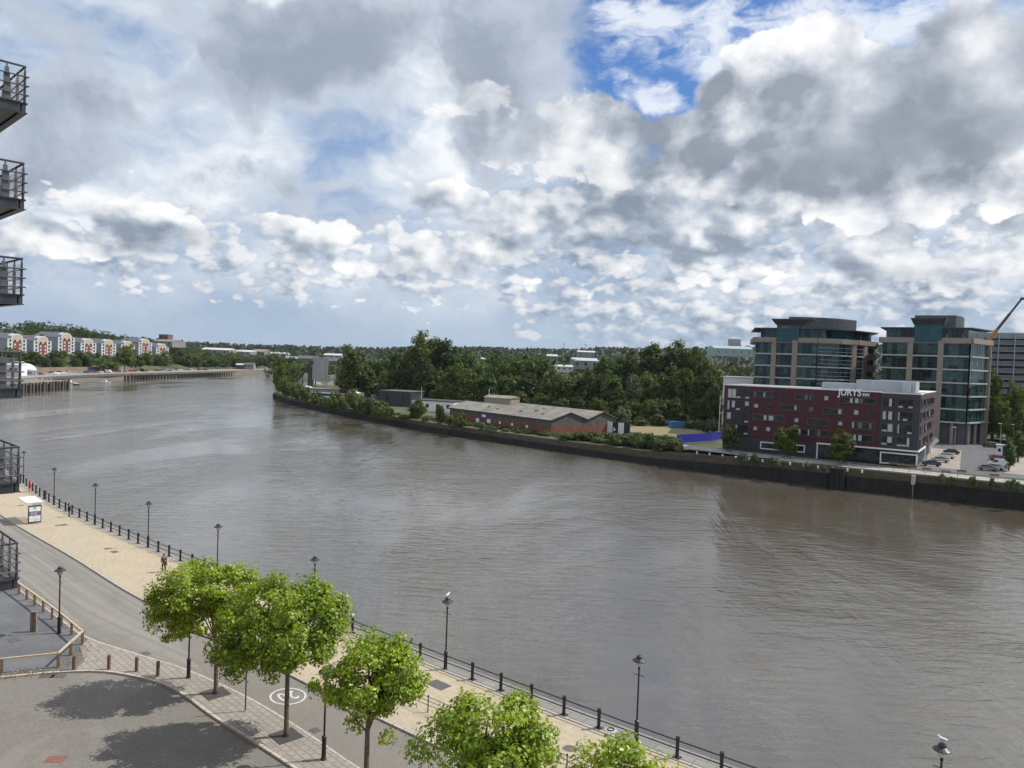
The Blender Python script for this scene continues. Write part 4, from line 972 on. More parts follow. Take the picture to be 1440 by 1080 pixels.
# ================================================================== HOTEL
m_redclad = mat('red_cladding', (0.068, 0.0085, 0.012), 0.6, 0.12, 0.7, stain=.15)
m_darkclad = mat('charcoal_cladding', (0.034, 0.036, 0.043), 0.6, 0.15, 0.6)
m_brick_dk = mat('dark_red_brick', (0.070, 0.024, 0.021), 0.9, 0.2, 2.0)
m_frame = mat('grey_window_reveal', (0.055, 0.055, 0.062), 0.5, 0.1, 2)
m_roof = mat('flat_roof_felt', (0.30, 0.30, 0.30), 0.9, 0.15, 0.3, stain=.4)
m_plant = mat('plant_room_panels', (0.42, 0.445, 0.47), 0.5, 0.08, 0.8, stain=.15)
g_dark = glassm('dark_window', (0.012, 0.015, 0.020), 0.06, inner=(0.05, 0.055, 0.06))
g_blind = mat('window_blind', (0.46, 0.46, 0.44), 0.5, 0.12, 3)
g_cream = mat('curtained_window', (0.16, 0.145, 0.115), 0.4, 0.3, 2)
HL = Vector((57.9, 209.4)); HX = Vector((97.6, 183.3))-HL; HLEN = HX.length; HX /= HLEN; HY = Vector((-HX.y, HX.x))
HZ = 17.6
def hface(px, py):
    r = ray(px, py); k = HL.dot(HY)/(r[0]*HY.x+r[1]*HY.y); p = Vector((r[0]*k, r[1]*k)); return (p-HL).dot(HX), CZ+r[2]*k
hotel = thing('hotel', 'low dark red hotel with charcoal corner, white ground floor frames and a rooftop name', 'hotel', (HL.x, HL.y, 0), math.atan2(HX.y, HX.x))
us = hface(1237, 600)[0]       # where red meets charcoal
b = MB(); b.box(0, us, 0, 18, 4.05, HZ); b.build('red_wall', m_redclad, hotel)
b = MB(); b.box(us, HLEN, -.25, 6.5, 4.0, HZ-.1); b.build('corner_wall', m_darkclad, hotel)
b = MB(); b.box(HLEN-17, HLEN-.3, 6.5, 44, 3.6, HZ); b.build('side_wall', m_brick_dk, hotel)
b = MB(); b.box(.1, HLEN-.6, .12, 18, -.1, 4.05); b.box(HLEN-16, HLEN-1.2, 18, 40, -.1, 3.6); b.build('ground_floor', m_darkclad, hotel)
b = MB(); b.box(-.06, us, -.08, 18.1, HZ, HZ+.22); b.box(us, HLEN+.06, -.33, 6.5, HZ-.1, HZ+.12); b.box(HLEN-17, HLEN-.25, 6.5, 44.1, HZ, HZ+.2); b.build('parapet_coping', m_white, hotel)
b = MB(); b.box(.2, HLEN-.3, .3, 17.8, HZ+.225, HZ+.26); b.build('roof', m_roof, hotel)
u0, u1 = hface(1128, 545)[0]+4, hface(1180, 545)[0]+4
b = MB(); b.box(u0, u1, 4, 9, HZ+.26, HZ+1.9); b.build('plant_room', m_plant, hotel)
b = MB(); b.box(HLEN-15, HLEN-1.5, 3.5, 11, HZ+.26, HZ+2.9); b.box(HLEN-4.4, HLEN-2.6, 1.9, 3.5, HZ+.26, HZ+2.5); b.build('plant_room', m_plant, hotel)
rw = random.Random(4)
def hwin(u0, u1, z0, z1, y=0.0, kind='wide', side=False):
    """framed opening standing on the wall face, panes behind a raised surround"""
    ft = .16 if kind != 'wide' else .26
    def bx(bm, a0, a1, d0, d1, c0, c1, m=0):
        if side: bm.box(y+d0, y+d1, a0, a1, c0, c1, m)
        else: bm.box(a0, a1, y-d1, y-d0, c0, c1, m)
    f = MB(); pr = .20
    bx(f, u0-ft, u1+ft, 0, pr, z1, z1+ft); bx(f, u0-ft, u1+ft, 0, pr, z0-ft, z0); bx(f, u0-ft, u0, 0, pr, z0, z1); bx(f, u1, u1+ft, 0, pr, z0, z1)
    fo = f.build('window', m_frame, hotel)
    g = MB(); n = max(1, round((u1-u0)/1.25)); w = (u1-u0)/n
    for i in range(n):
        k = rw.random(); mi = {'wide': 1 if k < .22 else (2 if k < .30 else 0), 'small': 1 if k < .6 else (2 if k < .8 else 0), 'bay': 1 if k < .38 else 0}[kind]
        bx(g, u0+i*w+.04, u0+(i+1)*w-.04, .005, .04, z0+.03, z1-.03, 0)
        if mi:
            cut = rw.uniform(.3, 1) if kind != 'small' else 1; lo = rw.choice((0, 0, .25, .5))*(z1-z0) if kind == 'bay' else 0
            bx(g, u0+i*w+.06, u0+.06+i*w+(w-.12)*cut, .042, .06, z0+.05+lo, z1-.05, mi)
        elif kind == 'bay' and rw.random() < .6: bx(g, u0+i*w+.06, u0+(i+1)*w-.06, .042, .06, z0+.05, z0+.45, 1)
    bx(g, u0, u1, .001, .004, z0, z1, 0)
    g.build('panes', [g_dark, g_blind, g_cream], fo)
Z1 = lambda x, y: (1010+x/7.58, 530+y/7.58)
Z2 = lambda x, y: (1180+x/7.2, 520+y/7.2)
def wpx(tr, x0, x1, y0, y1, kind):
    a = hface(*tr(x0, (y0+y1)/2)); c = hface(*tr(x1, (y0+y1)/2)); zt = hface(*tr((x0+x1)/2, y0))[1]; zb_ = hface(*tr((x0+x1)/2, y1))[1]
    ins = .24 if kind == 'wide' else .12
    hwin(a[0]+ins, c[0]-ins, zb_+ins, zt-ins, 0 if c[0] < us+.5 else -.25, kind) if c[0] < us+.5 else hwin(a[0]+.1, c[0]-.1, zb_+.1, zt-.1, -.25, 'bay')
for x0, x1, y0, y1, k in [(375, 590, 150, 225, 'wide'), (668, 722, 172, 228, 'small'), (815, 1030, 183, 248, 'wide'), (1125, 1180, 198, 255, 'small'),
        (378, 432, 282, 332, 'small'), (515, 565, 288, 338, 'small'), (655, 870, 292, 360, 'wide'), (965, 1020, 318, 372, 'small'), (1115, 1340, 330, 402, 'wide'),
        (365, 712, 400, 472, 'wide'), (808, 862, 435, 487, 'small'), (950, 1175, 443, 520, 'wide'), (1272, 1330, 470, 522, 'small'),
        (370, 420, 523, 572, 'small'), (505, 560, 530, 585, 'small'), (790, 1170, 553, 635, 'wide')]: wpx(Z1, x0, x1, y0, y1, k)
for x0, x1, y0, y1, k in [(-5, 380, 278, 348, 'wide'), (145, 203, 403, 460, 'small'), (305, 372, 410, 467, 'small'), (120, 367, 523, 606, 'wide'), (130, 352, 652, 732, 'wide'),
        (440, 572, 285, 375, 'bay'), (597, 757, 293, 392, 'bay'), (436, 560, 415, 510, 'bay'), (592, 750, 425, 522, 'bay'), (430, 552, 540, 630, 'bay'), (585, 745, 550, 652, 'bay'), (424, 548, 668, 765, 'bay'), (580, 738, 680, 782, 'bay')]: wpx(Z2, x0, x1, y0, y1, k)
for k in range(4):      # glazed left corner: bands of tall lights
    za, zb_ = 4.6+k*3.22, 4.6+k*3.22+2.5
    hwin(1.0, 6.9, za, zb_, 0, 'bay')
for k in range(4):      # side elevation
    z = 4.5+k*3.25
    hwin(1.2, 2.4, z+.1, z+2.1, HLEN, 'bay', True)
    for y in ((8.5, 13), (16, 21.5), (25, 29), (32, 37.5)): hwin(y[0], y[1], z+.3, z+1.9, HLEN-.3, 'wide', True)
fr = MB()
def ring(u0, u1, z0, z1, y0, y1, t=.38):
    fr.box(u0, u1, y0, y1, z1-t, z1); fr.box(u0, u1, y0, y1, z0, z0+t); fr.box(u0, u0+t, y0, y1, z0+t, z1-t); fr.box(u1-t, u1, y0, y1, z0+t, z1-t)
a = hface(*Z1(450, 700))[0]; c = hface(*Z1(925, 740))[0]; ring(a, c, 1.15, 3.1, -.16, .115, .26)
ua = hface(*Z1(1048, 760))[0]; fr.box(ua, ua+.35, -.20, .115, 0, 3.75); fr.box(ua, HLEN+.25, -.62, -.26, 3.75, 4.1); fr.box(HLEN, HLEN+.25, -.26, 16, 3.75, 4.1); fr.box(HLEN, HLEN+.25, 15.7, 16, 0, 3.75)
uc = hface(*Z2(416, 870))[0]; ring(uc, HLEN-.05, .35, 3.2, -.5, -.14, .28)
fr.build('white_frame', m_white, hotel)
b = MB(); b.box(a+.26, c-.26, -.05, .115, 1.41, 2.84); b.box(ua+.36, uc-.2, -.05, .115, .2, 3.6); b.box(uc+.3, HLEN-.4, -.13, .115, .65, 2.9)
for k in range(9): b.box(ua+.9+k*1.5, ua+.98+k*1.5, -.09, -.055, .2, 3.6)
b.build('ground_floor_glazing', [g_dark], hotel)
b = MB(); b.tube([(HLEN-1.2, 43.2, -.1), (HLEN-1.2, 43.2, 2.2), (HLEN+.4, 43.6, 4.4)], [.8, .8, 1.0], 8); b.build('column', m_white, hotel)
# rooftop name
m_sign = mat('white_sign_letters', (.85, .85, .86), .4, .03)
up, zp = hface(1179, 557.0)
t1 = text_mesh('JURYS', 'lettering', m_sign, hotel, 2.5, .09, .035, 'LEFT'); t1.rotation_euler = (R(90), 0, 0)
w1 = max(v.co.x for v in t1.data.vertices); u_end = hface(1211, 558)[0]; t1.scale = ((u_end-up)/w1, 1.0, 1); t1.location = (up, -.22, HZ-1.15)
t2 = text_mesh('INN', 'lettering', m_sign, hotel, 1.15, .09, .02, 'LEFT'); t2.rotation_euler = (R(90), 0, 0)
w2 = max(v.co.x for v in t2.data.vertices); ui = hface(1213, 557)[0]; t2.scale = ((hface(1222.5, 558)[0]-ui)/w2, 1, 1); t2.location = (ui, -.22, HZ-1.15)

# ================================================================== TWIN OFFICE TOWERS
m_sand = mat('sandstone_cladding', (0.27, 0.225, 0.185), 0.85, 0.1, 0.5, stain=.2)
m_band = mat('pale_metal_band', (0.40, 0.43, 0.43), 0.5, 0.08, 0.6)
m_zinc = mat('dark_zinc', (0.060, 0.065, 0.072), 0.5, 0.15, 0.5)
TG = [glassm('teal_glass', (0.010, 0.042, 0.043), .05, .5, (0.03, 0.095, 0.086), .35), glassm('deep_teal_glass', (0.003, 0.009, 0.012), .05, .40, (0.008, 0.026, 0.028), .5),
      glassm('green_glass', (0.014, 0.060, 0.050), .06, .42, (0.05, 0.13, 0.10), .6), glassm('blue_teal_glass', (0.010, 0.055, 0.068), .05, .45, (0.02, 0.09, 0.10), .3)]
def gx(px, Y): p = PY(px, hor(px), Y); return Vector((p[0], p[1]))
def seg_at(px, A, B):
    """where the vertical plane of a photo column meets the plan line A-B"""
    r = ray(px, hor(px)); d = Vector((r[0], r[1])); e = B-A
    k = (A.x*e.y-A.y*e.x)/(d.x*e.y-d.y*e.x); return d*k
FL = [7.2, 11.5, 15.8, 20.1, 24.45, 28.8, 33.1]
def tower(label, pts, segs, back, bay, canopy, drum, pent, ztop, seed):
    r = random.Random(seed); org = pts[0]
    t = thing('office_tower', label, 'office building', (org.x, org.y, 0))
    L = lambda p, z: (p.x-org.x, p.y-org.y, z)
    dz = ztop-34.8; fl = [z+dz*(z/34.8) for z in FL]
    outline = pts+back
    cen = sum((p for p in outline), Vector((0, 0)))/len(outline)
    shrink = lambda q, d: [p+(cen-p).normalized()*d for p in q]
    core = [tuple(p-org) for p in shrink(outline, 1.6)]
    b = MB(); b.prism(core, -.1, ztop-.8); b.build('core', m_zinc, t)
    bd = MB(); fins = MB()
    def nin(A, B):
        d = (B-A).normalized(); return Vector((-d.y, d.x))      # towards the inside for left-to-right runs
    for kind, i, x0, x1 in segs:
        A, B = pts[i], pts[i+1]; a = seg_at(x0, A, B); c = seg_at(x1, A, B); n = nin(A, B); n = n if n.dot(cen-a) > 0 else -n
        if kind == 'pil':
            m_ = (a+c)/2; w = (c-a).length; ang_ = math.atan2((c-a).y, (c-a).x); o_ = L(m_+n*.35, 0)
            st = MB(); st.cbox((o_[0], o_[1], (ztop-.9)/2), (w, 1.5, ztop-.9), ang_); st.build('pilaster', m_sand, t); continue
        ins = {'glass': .25, 'rec': .9, 'dark': .25, 'stone': .2}[kind]
        nn = max(1, round((c-a).length/1.45))
        for f in range(len(fl)):
            z0 = fl[f-1] if f else .3; z1 = fl[f]
            gl = MB()
            if kind == 'stone':
                for zz, hh in ((z0+.65, 1.5), (z1-.5, 1.0)): st = MB(); st.bar(L(a+n*.3, zz), L(c+n*.3, zz), .6, hh); st.build('stone_band', m_sand, t)
            if f == 0: ins_ = 3.0
            else: ins_ = ins
            p0, p1 = a+n*ins_, c+n*ins_
            for k in range(nn):
                q0, q1 = p0.lerp(p1, k/nn), p0.lerp(p1, (k+1)/nn); e = (q1-q0)*.03
                mi = r.choice((0, 0, 1, 1, 2)) if kind == 'glass' else (r.choice((1, 1, 0, 2)) if kind == 'rec' else r.choice((1, 1, 1, 0)))
                for za, zb_ in ((z0+.22, z0+1.35), (z0+1.40, z1-.9), (z1-.85, z1-.22)):
                    if r.random() < .25: mi = r.choice((0, 1, 2))
                    gl.quad(L(q0+e, za), L(q1-e, za), L(q1-e, zb_), L(q0+e, zb_), mi)
            gl.build('glazing', TG[:3], t)
            fins.bar(L(p0-n*.03, z0+1.375), L(p1-n*.03, z0+1.375), .1, .06); fins.bar(L(p0-n*.03, z1-.875), L(p1-n*.03, z1-.875), .1, .06)
            for k in range(1, nn): q0 = p0.lerp(p1, k/nn); fins.bar(L(q0-n*.03, z0+.2), L(q0-n*.03, z1-.2), .07, .07)
            if kind != 'stone' and f < len(fl)-1: bd.bar(L(a-n*.05, z1), L(c-n*.05, z1), .7, .42)
            if kind == 'dark' and f:
                for zz in (z0+1.2, z0+2.6): bd.bar(L(a-n*.35, zz), L(c-n*.35, zz), .1, .10)
    bd.build('floor_bands', m_band, t); fins.build('mullions', m_zinc, t)
    # ground floor columns
    for i in range(len(pts)-1):
        for k in range(3):
            p = pts[i].lerp(pts[i+1], (k+.5)/3); n = nin(pts[i], pts[i+1]); n = n if n.dot(cen-p) > 0 else -n; p = p+n*.8
            cols = MB(); cols.lathe([(.55, 0), (.55, fl[0])], 10, L(p, 0)); cols.build('column', m_sand, t)
    # parapet, broken by the glass bay
    pa = MB(); b0, b1 = bay[0]; A, B = pts[0], pts[1]; n = nin(A, B); n = n if n.dot(cen-A) > 0 else -n
    zc = ztop-.85
    ring_ = [seg_at(b1, A, B)]+pts[1:]+back+[pts[0], seg_at(b0, A, B)]
    for p, q in zip(ring_, ring_[1:]): pa.bar(L(p, zc), L(q, zc), 1.1, 1.7)
    pa.build('parapet', m_sand, t)
    b = MB(); b.prism([tuple(p-org) for p in outline], ztop-1.9, ztop-1.2); b.build('roof', m_roof, t)
    # set-back top storey and its thin roof
    pz = ztop+3.1; ph = shrink(outline, 2.2); pb = MB()
    for p, q in zip(ph, ph[1:]+ph[:1]):
        k_ = max(1, round((q-p).length/1.5))
        for k in range(k_):
            u, v = p.lerp(q, k/k_), p.lerp(q, (k+.94)/k_); pb.quad(L(u, ztop-1.2), L(v, ztop-1.2), L(v, pz), L(u, pz), r.choice((3, 3, 1)))
    pb.build('top_storey', TG, t)
    b = MB(); b.prism([tuple(p-org) for p in shrink(outline, pent)], pz, pz+.32); b.build('top_roof', m_zinc, t)
    # tall glass bay with its flared canopy
    a, c = seg_at(b0, A, B)-n*.3, seg_at(b1, A, B)-n*.3; z0, z1 = fl[-1]+.1, bay[1]; g = MB(); k_ = 8
    a2, c2 = a+n*7, c+n*7
    for p, q in ((a, c), (c, c2), (a2, a)):
        for k in range(k_):
            u, v = p.lerp(q, k/k_), p.lerp(q, (k+.95)/k_); g.quad(L(u, z0), L(v, z0), L(v, z1), L(u, z1), 3)
    g.build('glass_bay', TG, t)
    e = (c-a).normalized(); w0, w1 = canopy; d0 = [a-n*.3-e*.4, c-n*.3+e*.4, c2+e*.4, a2-e*.4]; d1 = [a-n*2.2-e*w0, c-n*2.2+e*w1, c2+e*w1, a2-e*w0]; zc0, zc1 = z1, z1+1.75
    v_ = [L(p, zc0) for p in d0]+[L(p, zc1) for p in d1]+[L(p, zc1+.25) for p in d1]
    g = MB(); g.add(v_, [(3, 2, 1, 0), (8, 9, 10, 11)]+[(i, (i+1) % 4, 4+(i+1) % 4, 4+i) for i in range(4)]+[(4+i, 4+(i+1) % 4, 8+(i+1) % 4, 8+i) for i in range(4)]); g.build('canopy', m_zinc, t)
    # plant drum
    g = MB(); g.prism([tuple(p-org) for p in drum], pz+.33, ztop+8.2); g.build('plant_drum', m_zinc, t)
    g = MB()
    for k in range(len(drum)-1):
        for h in range(6): g.bar(L(drum[k], pz+.9+h*.75), L(drum[k+1], pz+.9+h*.75), .16, .3)
    g.build('louvres', mat('zinc_louvres', (.10, .108, .115), .5, .1), t)
    return t
A2, B2, C2 = gx(1236, 263), gx(1364, 249), gx(1392, 261)
def arc(px0, px1, Y0, Y1, bulge, n=7):
    a, c = gx(px0, Y0), gx(px1, Y1); return [a.lerp(c, i/n)-Vector((0, bulge*math.sin(math.pi*i/n))) for i in range(n+1)]
tw2 = tower('right hand teal glass office tower with sandstone pilasters and a flared canopy', [A2, B2, C2],
    [('glass', 0, 1239, 1274), ('pil', 0, 1274, 1282), ('rec', 0, 1282, 1317), ('pil', 0, 1317, 1325), ('glass', 0, 1325, 1361), ('glass', 1, 1364.5, 1387.5), ('pil', 1, 1388, 1391)],
    [C2+Vector((6, 26)), A2+Vector((15, 25))], ((1283, 1322), 39.2), (1.2, 1.2), arc(1282, 1340, 268, 262, 0, 2)+arc(1340, 1352, 262, 274, 1.2, 4)+[gx(1350, 286), gx(1290, 288)], -.3, 34.8, 5)
A1, B1, C1, D1, E1 = gx(1060, 278), gx(1148, 268), gx(1180, 270.5), gx(1205, 275), gx(1231, 285)
tw1 = tower('left hand teal glass office tower with a curved front and a round grey plant drum', [A1, B1, C1, D1, E1],
    [('glass', 0, 1061, 1083.5), ('pil', 0, 1083.5, 1090), ('rec', 0, 1090, 1112.5), ('pil', 0, 1112.5, 1120), ('glass', 0, 1120, 1147), ('dark', 1, 1148.5, 1179.5), ('dark', 2, 1180, 1196), ('pil', 2, 1196.5, 1202), ('dark', 2, 1202, 1205), ('dark', 3, 1205.2, 1212), ('pil', 3, 1212.5, 1217), ('stone', 3, 1217, 1231)],
    [E1+Vector((8, 26)), A1+Vector((8, 30))], ((1090, 1121), 38.4), (1.6, 5.0), arc(1106, 1201, 284, 292, 4.5, 12)+[gx(1196, 312), gx(1110, 308)], -.4, 33.9, 6)
for t_, p, z in ((tw2, gx(1390, 259.6), 33),):
    b = MB(); o_ = A2; b.tube([(p.x-o_.x, p.y-o_.y-.4, 0), (p.x-o_.x, p.y-o_.y-.4, z)], .28, 8)
    for k in range(7): b.cbox((p.x-o_.x+.3, p.y-o_.y-.4, FL[k]), (1.3, .5, .35))
    b.build('corner_mast', m_sand, t_)

# ---- multi-storey car park and crane
q0, q1 = gx(1366, 350), gx(1480, 338); e = (q1-q0); n_ = Vector((-e.y, e.x)).normalized(); n_ = n_ if n_.y > 0 else -n_
cp = thing('multi_storey_car_park', 'grey multi storey car park with open decks at the right edge behind the towers', 'car park', (q0.x, q0.y, 0))
L_ = lambda p, z: (p.x-q0.x, p.y-q0.y, z)
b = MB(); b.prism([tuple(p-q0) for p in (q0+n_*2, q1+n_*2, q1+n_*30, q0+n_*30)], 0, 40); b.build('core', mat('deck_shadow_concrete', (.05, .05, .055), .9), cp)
b = MB()
for k in range(10): z = 10+k*3.15; b.bar(L_(q0+n_*.6, z), L_(q1+n_*.6, z), .3, 1.6)
b.build('deck_fronts', mat('deck_panels', (.15, .155, .175), .6, .1, .4), cp)
b = MB()
for k in range(10): z = 10+k*3.15+.95; b.bar(L_(q0, z), L_(q1, z), .12, .14); b.bar(L_(q0, z-1.8), L_(q1, z-1.8), .12, .14)
b.build('deck_rails', m_galv, cp)
b = MB()
for k in range(5): p = q0.lerp(q1, (k+.6)/5); b.bar(L_(p-n_*.1, 0), L_(p-n_*.1, 42.5), .35, .35)
b.build('uprights', m_galv, cp)
b = MB(); b.bar(L_(q0+n_*4, 41.4), L_(q1+n_*4, 41.4), 7, 2.6); b.build('top_screen', mat('pale_mesh_screen', (.24, .28, .29), .6), cp)
crT = PY(1437, 420, 276); crB = PY(1389, 480, 276); T_, B_ = Vector(crT), Vector(crB); base = B_+(B_-T_)*((B_.z-4)/(T_.z-B_.z))
cr = thing('mobile_crane', 'orange telescopic crane boom leaning up behind the right office tower', 'crane', (base.x, base.y, 0))
o_ = Vector((base.x, base.y, 0)); b = MB(); mid = B_.lerp(T_, .28)
b.bar(base-o_, mid-o_, .85, 1.0); b.build('lower_boom', mat('crane_orange', (.42, .17, .025), .5), cr)
b = MB(); b.bar(mid-o_, B_.lerp(T_, .65)-o_, .62, .75); b.bar(B_.lerp(T_, .65)-o_, T_-o_, .48, .55); b.cbox(tuple(T_-o_+Vector((.5, 0, 0))), (1.8, .8, .8)); b.build('upper_boom', m_dark_steel, cr)
b = MB(); b.box(-6, 5, -1.3, 1.3, .9, 2.2); b.box(3.2, 5.2, -1.25, 1.25, 2.2, 3.6); b.box(-2, 1.5, -1.2, 1.2, 2.2, 4.2); b.build('carrier', MATS['crane_orange'], cr)
for x in (-4.5, -2.8, 1.8, 3.6):
    for y in (-1.2, 1.2): b = MB(); b.tube([(x, y-.2, .6), (x, y+.2, .6)], .6, 12); b.build('wheel', m_black, cr)

# ---- vehicles
def car_mesh(name, col, van=False):
    prof = [(-2.1, .35), (-2.15, .75), (-1.95, .95), (-1.45, 1.02), (-.75, 1.42), (.75, 1.45), (1.55, 1.0), (2.0, .88), (2.1, .6), (2.05, .35)] if not van else [(-2.5, .35), (-2.5, 1.9), (-2.3, 2.05), (1.0, 2.05), (1.7, 1.25), (2.4, 1.05), (2.5, .6), (2.45, .35)]
    b = MB(); n = len(prof)
    wy = [.84 if z < .98 or (van and z < 1.2) else .66 for _, z in prof]
    b.v = [(x, -w, z) for (x, z), w in zip(prof, wy)]+[(x, w, z) for (x, z), w in zip(prof, wy)]
    b.f = [tuple(range(n)), tuple(range(2*n-1, n-1, -1))]+[((i+1) % n, i, i+n, (i+1) % n+n) for i in range(n)]; b.m = [0]*len(b.f)
    o = b.build('body', col, bevel=.06); return o.data, o
PAINT = {'dark blue': (.015, .025, .06), 'white': (.70, .70, .70), 'silver': (.38, .39, .40), 'black': (.015, .015, .017), 'red': (.30, .03, .025), 'grey': (.14, .145, .15), 'blue': (.04, .12, .33), 'pale blue': (.28, .36, .44)}
def paint(c):
    m = mat(c.replace(' ', '_')+'_car_paint', PAINT[c], .28, .05, .5, metal=.1); m.node_tree.nodes['Principled BSDF'].inputs['Coat Weight'].default_value = .5; return m
gw = MB()
gw.add([(-1.3, -.70, 1.06), (1.35, -.70, 1.06), (.70, -.665, 1.38), (-.70, -.665, 1.36)], [(0, 1, 2, 3)]); gw.add([(-1.3, .70, 1.06), (1.35, .70, 1.06), (.70, .665, 1.38), (-.70, .665, 1.36)], [(3, 2, 1, 0)])
gw.add([(1.50, -.62, 1.05), (1.50, .62, 1.05), (.80, .58, 1.44), (.80, -.58, 1.44)], [(0, 1, 2, 3)]); gw.add([(-1.42, -.62, 1.07), (-1.42, .62, 1.07), (-.80, .58, 1.41), (-.80, -.58, 1.41)], [(3, 2, 1, 0)])
gv = MB(); gv.add([(.3, -.78, 1.28), (1.5, -.78, 1.28), (1.05, -.70, 1.85), (.3, -.70, 1.85)], [(0, 1, 2, 3)]); gv.add([(.3, .78, 1.28), (1.5, .78, 1.28), (1.05, .70, 1.85), (.3, .70, 1.85)], [(3, 2, 1, 0)]); gv.add([(1.68, -.7, 1.32), (1.68, .7, 1.32), (1.08, .6, 1.98), (1.08, -.6, 1.98)], [(0, 1, 2, 3)])
wm = MB(); wm.tube([(0, -.1, 0), (0, .1, 0)], .32, 12); wm.lathe([(.0, 0)], 3, cap=False) if False else None
def wheel_mesh():
    o = wm.build('wheel', m_black); d = o.data; bpy.data.objects.remove(o); return d
WHEEL = wheel_mesh()
BODY = {}
def parked_car(col, loc, rz, label, group, van=False, sc=1.0):
    t = thing('parked_van' if van else 'parked_car', label, 'van' if van else 'car', loc, rz, group); t.scale = (sc, sc, sc)
    key = (col, van)
    if key not in BODY: BODY[key], o = car_mesh('body', paint(col), van)
    else:
        o = bpy.data.objects.new('body', BODY[key]); COL.objects.link(o)
        bv = o.modifiers.new('bevel', 'BEVEL'); bv.width = .06; bv.segments = 2; bv.limit_method = 'ANGLE'
    o.parent = t
    g = (gv if van else gw); gm = MB(); gm.v = [(x*1.0, y*(1.02 if abs(y) > .6 else 1), z+.012) for x, y, z in g.v]; gm.f = list(g.f); gm.m = list(g.m); gm.build('windows', g_dark, t)
    for x in (-1.3, 1.3):
        for y in (-.78, .78):
            w = bpy.data.objects.new('wheel', WHEEL); COL.objects.link(w); w.parent = t; w.location = (x, y, .32)
    lm = MB(); lm.box(2.0, 2.09, -.7, -.4, .68, .8); lm.box(2.0, 2.09, .4, .7, .68, .8); lm.build('headlights', g_blind, t)
    return t
ca = math.atan2(-.836, -.549)
bay_dir = Vector((27.4, 37.7)).normalized()
rz_bay = math.atan2(-HX.y, -HX.x)+math.pi
for px, py, c, w in ((1310, 655.5, 'dark blue', 'dark blue car parked nearest the hotel corner'), (1322, 650, 'silver', 'silver car parked second from the hotel corner'), (1331, 644.5, 'white', 'white car parked third from the hotel corner'), (1338, 638.5, 'black', 'black car parked furthest back beside the hotel')):
    parked_car(c, (*P(px, py), 0.012), rz_bay+math.pi*.02, w, 'cars parked beside the hotel')
for px, py, c, w, v in ((1389, 662, 'grey', 'grey car parked at the river end of the far right bay', False), (1399, 660.5, 'silver', 'silver car parked between the grey car and the white van', False), (1405, 657, 'white', 'white van parked in the far right bay', True), (1412, 652, 'black', 'black car parked behind the white van', False), (1403, 647.5, 'red', 'dark red car parked by the white hut', False)):
    parked_car(c, (*P(px, py), 0.012), rz_bay+math.pi, w, 'cars parked in the far right bay', v)
parked_car('black', (*P(1391, 629), 0), .3, 'black car standing beside the right tower entrance', None)
parked_car('white', (*P(1434, 618), 0), .8, 'white car at the right edge behind the slim young trees', None)
# ticket hut, lamp posts, benches, person in red
ht = thing('ticket_hut', 'small white fronted hut with a flat dark roof at the far car park', 'hut', (*P(1413, 641), 0), rz_bay)
b = MB(); b.box(-2, 2, -1.4, 1.4, 0, 2.9); b.build('wall', m_darkclad, ht)
b = MB(); b.box(-2.3, 2.3, -1.7, 1.7, 2.9, 3.15); b.build('roof', m_plant, ht)
b = MB(); b.box(-2.05, -.6, -1.46, -1.405, 0, 2.85); b.build('panel', m_white, ht)
b = MB(); b.box(-1.7, -1.0, -1.50, -1.465, 1.2, 2.1); b.build('window', g_dark, ht)
for px, py, h, w in ((1342, 634, 7.0, 'tall pale pole in front of the right tower base'), (1406, 632, 8.0, 'pale street light left of the white hut'), (1424, 630, 7.5, 'pale street light behind the white hut')):
    lp = thing('street_light', w, 'street light', (*P(px, py), 0)); b = MB(); b.lathe([(.11, 0), (.06, h)], 8); b.build('pole', m_galv, lp)
    b = MB(); b.box(-.9, .2, -.12, .12, h, h+.16); b.build('lamp_head', m_white, lp)
for i, (px, py) in enumerate(((1256, 655.5), (1270, 657.5), (1283, 660), (1303, 664), (1330, 668), (1352, 667), (1398, 673))):
    bn = thing('bench', 'small dark bench on the pale walkway by the hotel', 'bench', (*P(px, py), .03), rz_bay, 'benches on the far walkway')
    b = MB(); b.box(-.95, .95, -.25, .25, .42, .5); b.build('seat', m_wood, bn)
    b = MB(); b.box(-.95, .95, .24, .3, .55, .95); b.build('backrest', m_wood, bn)
    for x in (-.75, .7): b = MB(); b.box(x, x+.06, -.24, .24, 0, .42); b.build('leg', m_iron, bn)

# ---- warehouse, sheds and yard
m_asb = mat('weathered_sheet_roof', (.235, .215, .18), .9, .18, .25, .2, col2=(.30, .28, .235), stain=.55, fine=.35)
m_redbrick = mat('old_red_brick', (.20, .075, .05), .92, .2, .6, stain=.3, fine=.3)
m_clad = mat('brown_grey_cladding', (.105, .095, .085), .85, .2, .6, stain=.4)
m_greycl = mat('grey_metal_cladding', (.30, .31, .32), .6, .1, .5, stain=.25)
wo = Vector((13.3, 249.7)); wx = (Vector((-21.2, 293.3))-wo); wl_ = wx.length+4; wx = wx.normalized()
wh = thing('warehouse', 'long low warehouse with weathered grey roof and red brick wall by the river', 'warehouse', (wo.x, wo.y, -1.6), math.atan2(wx.y, wx.x))
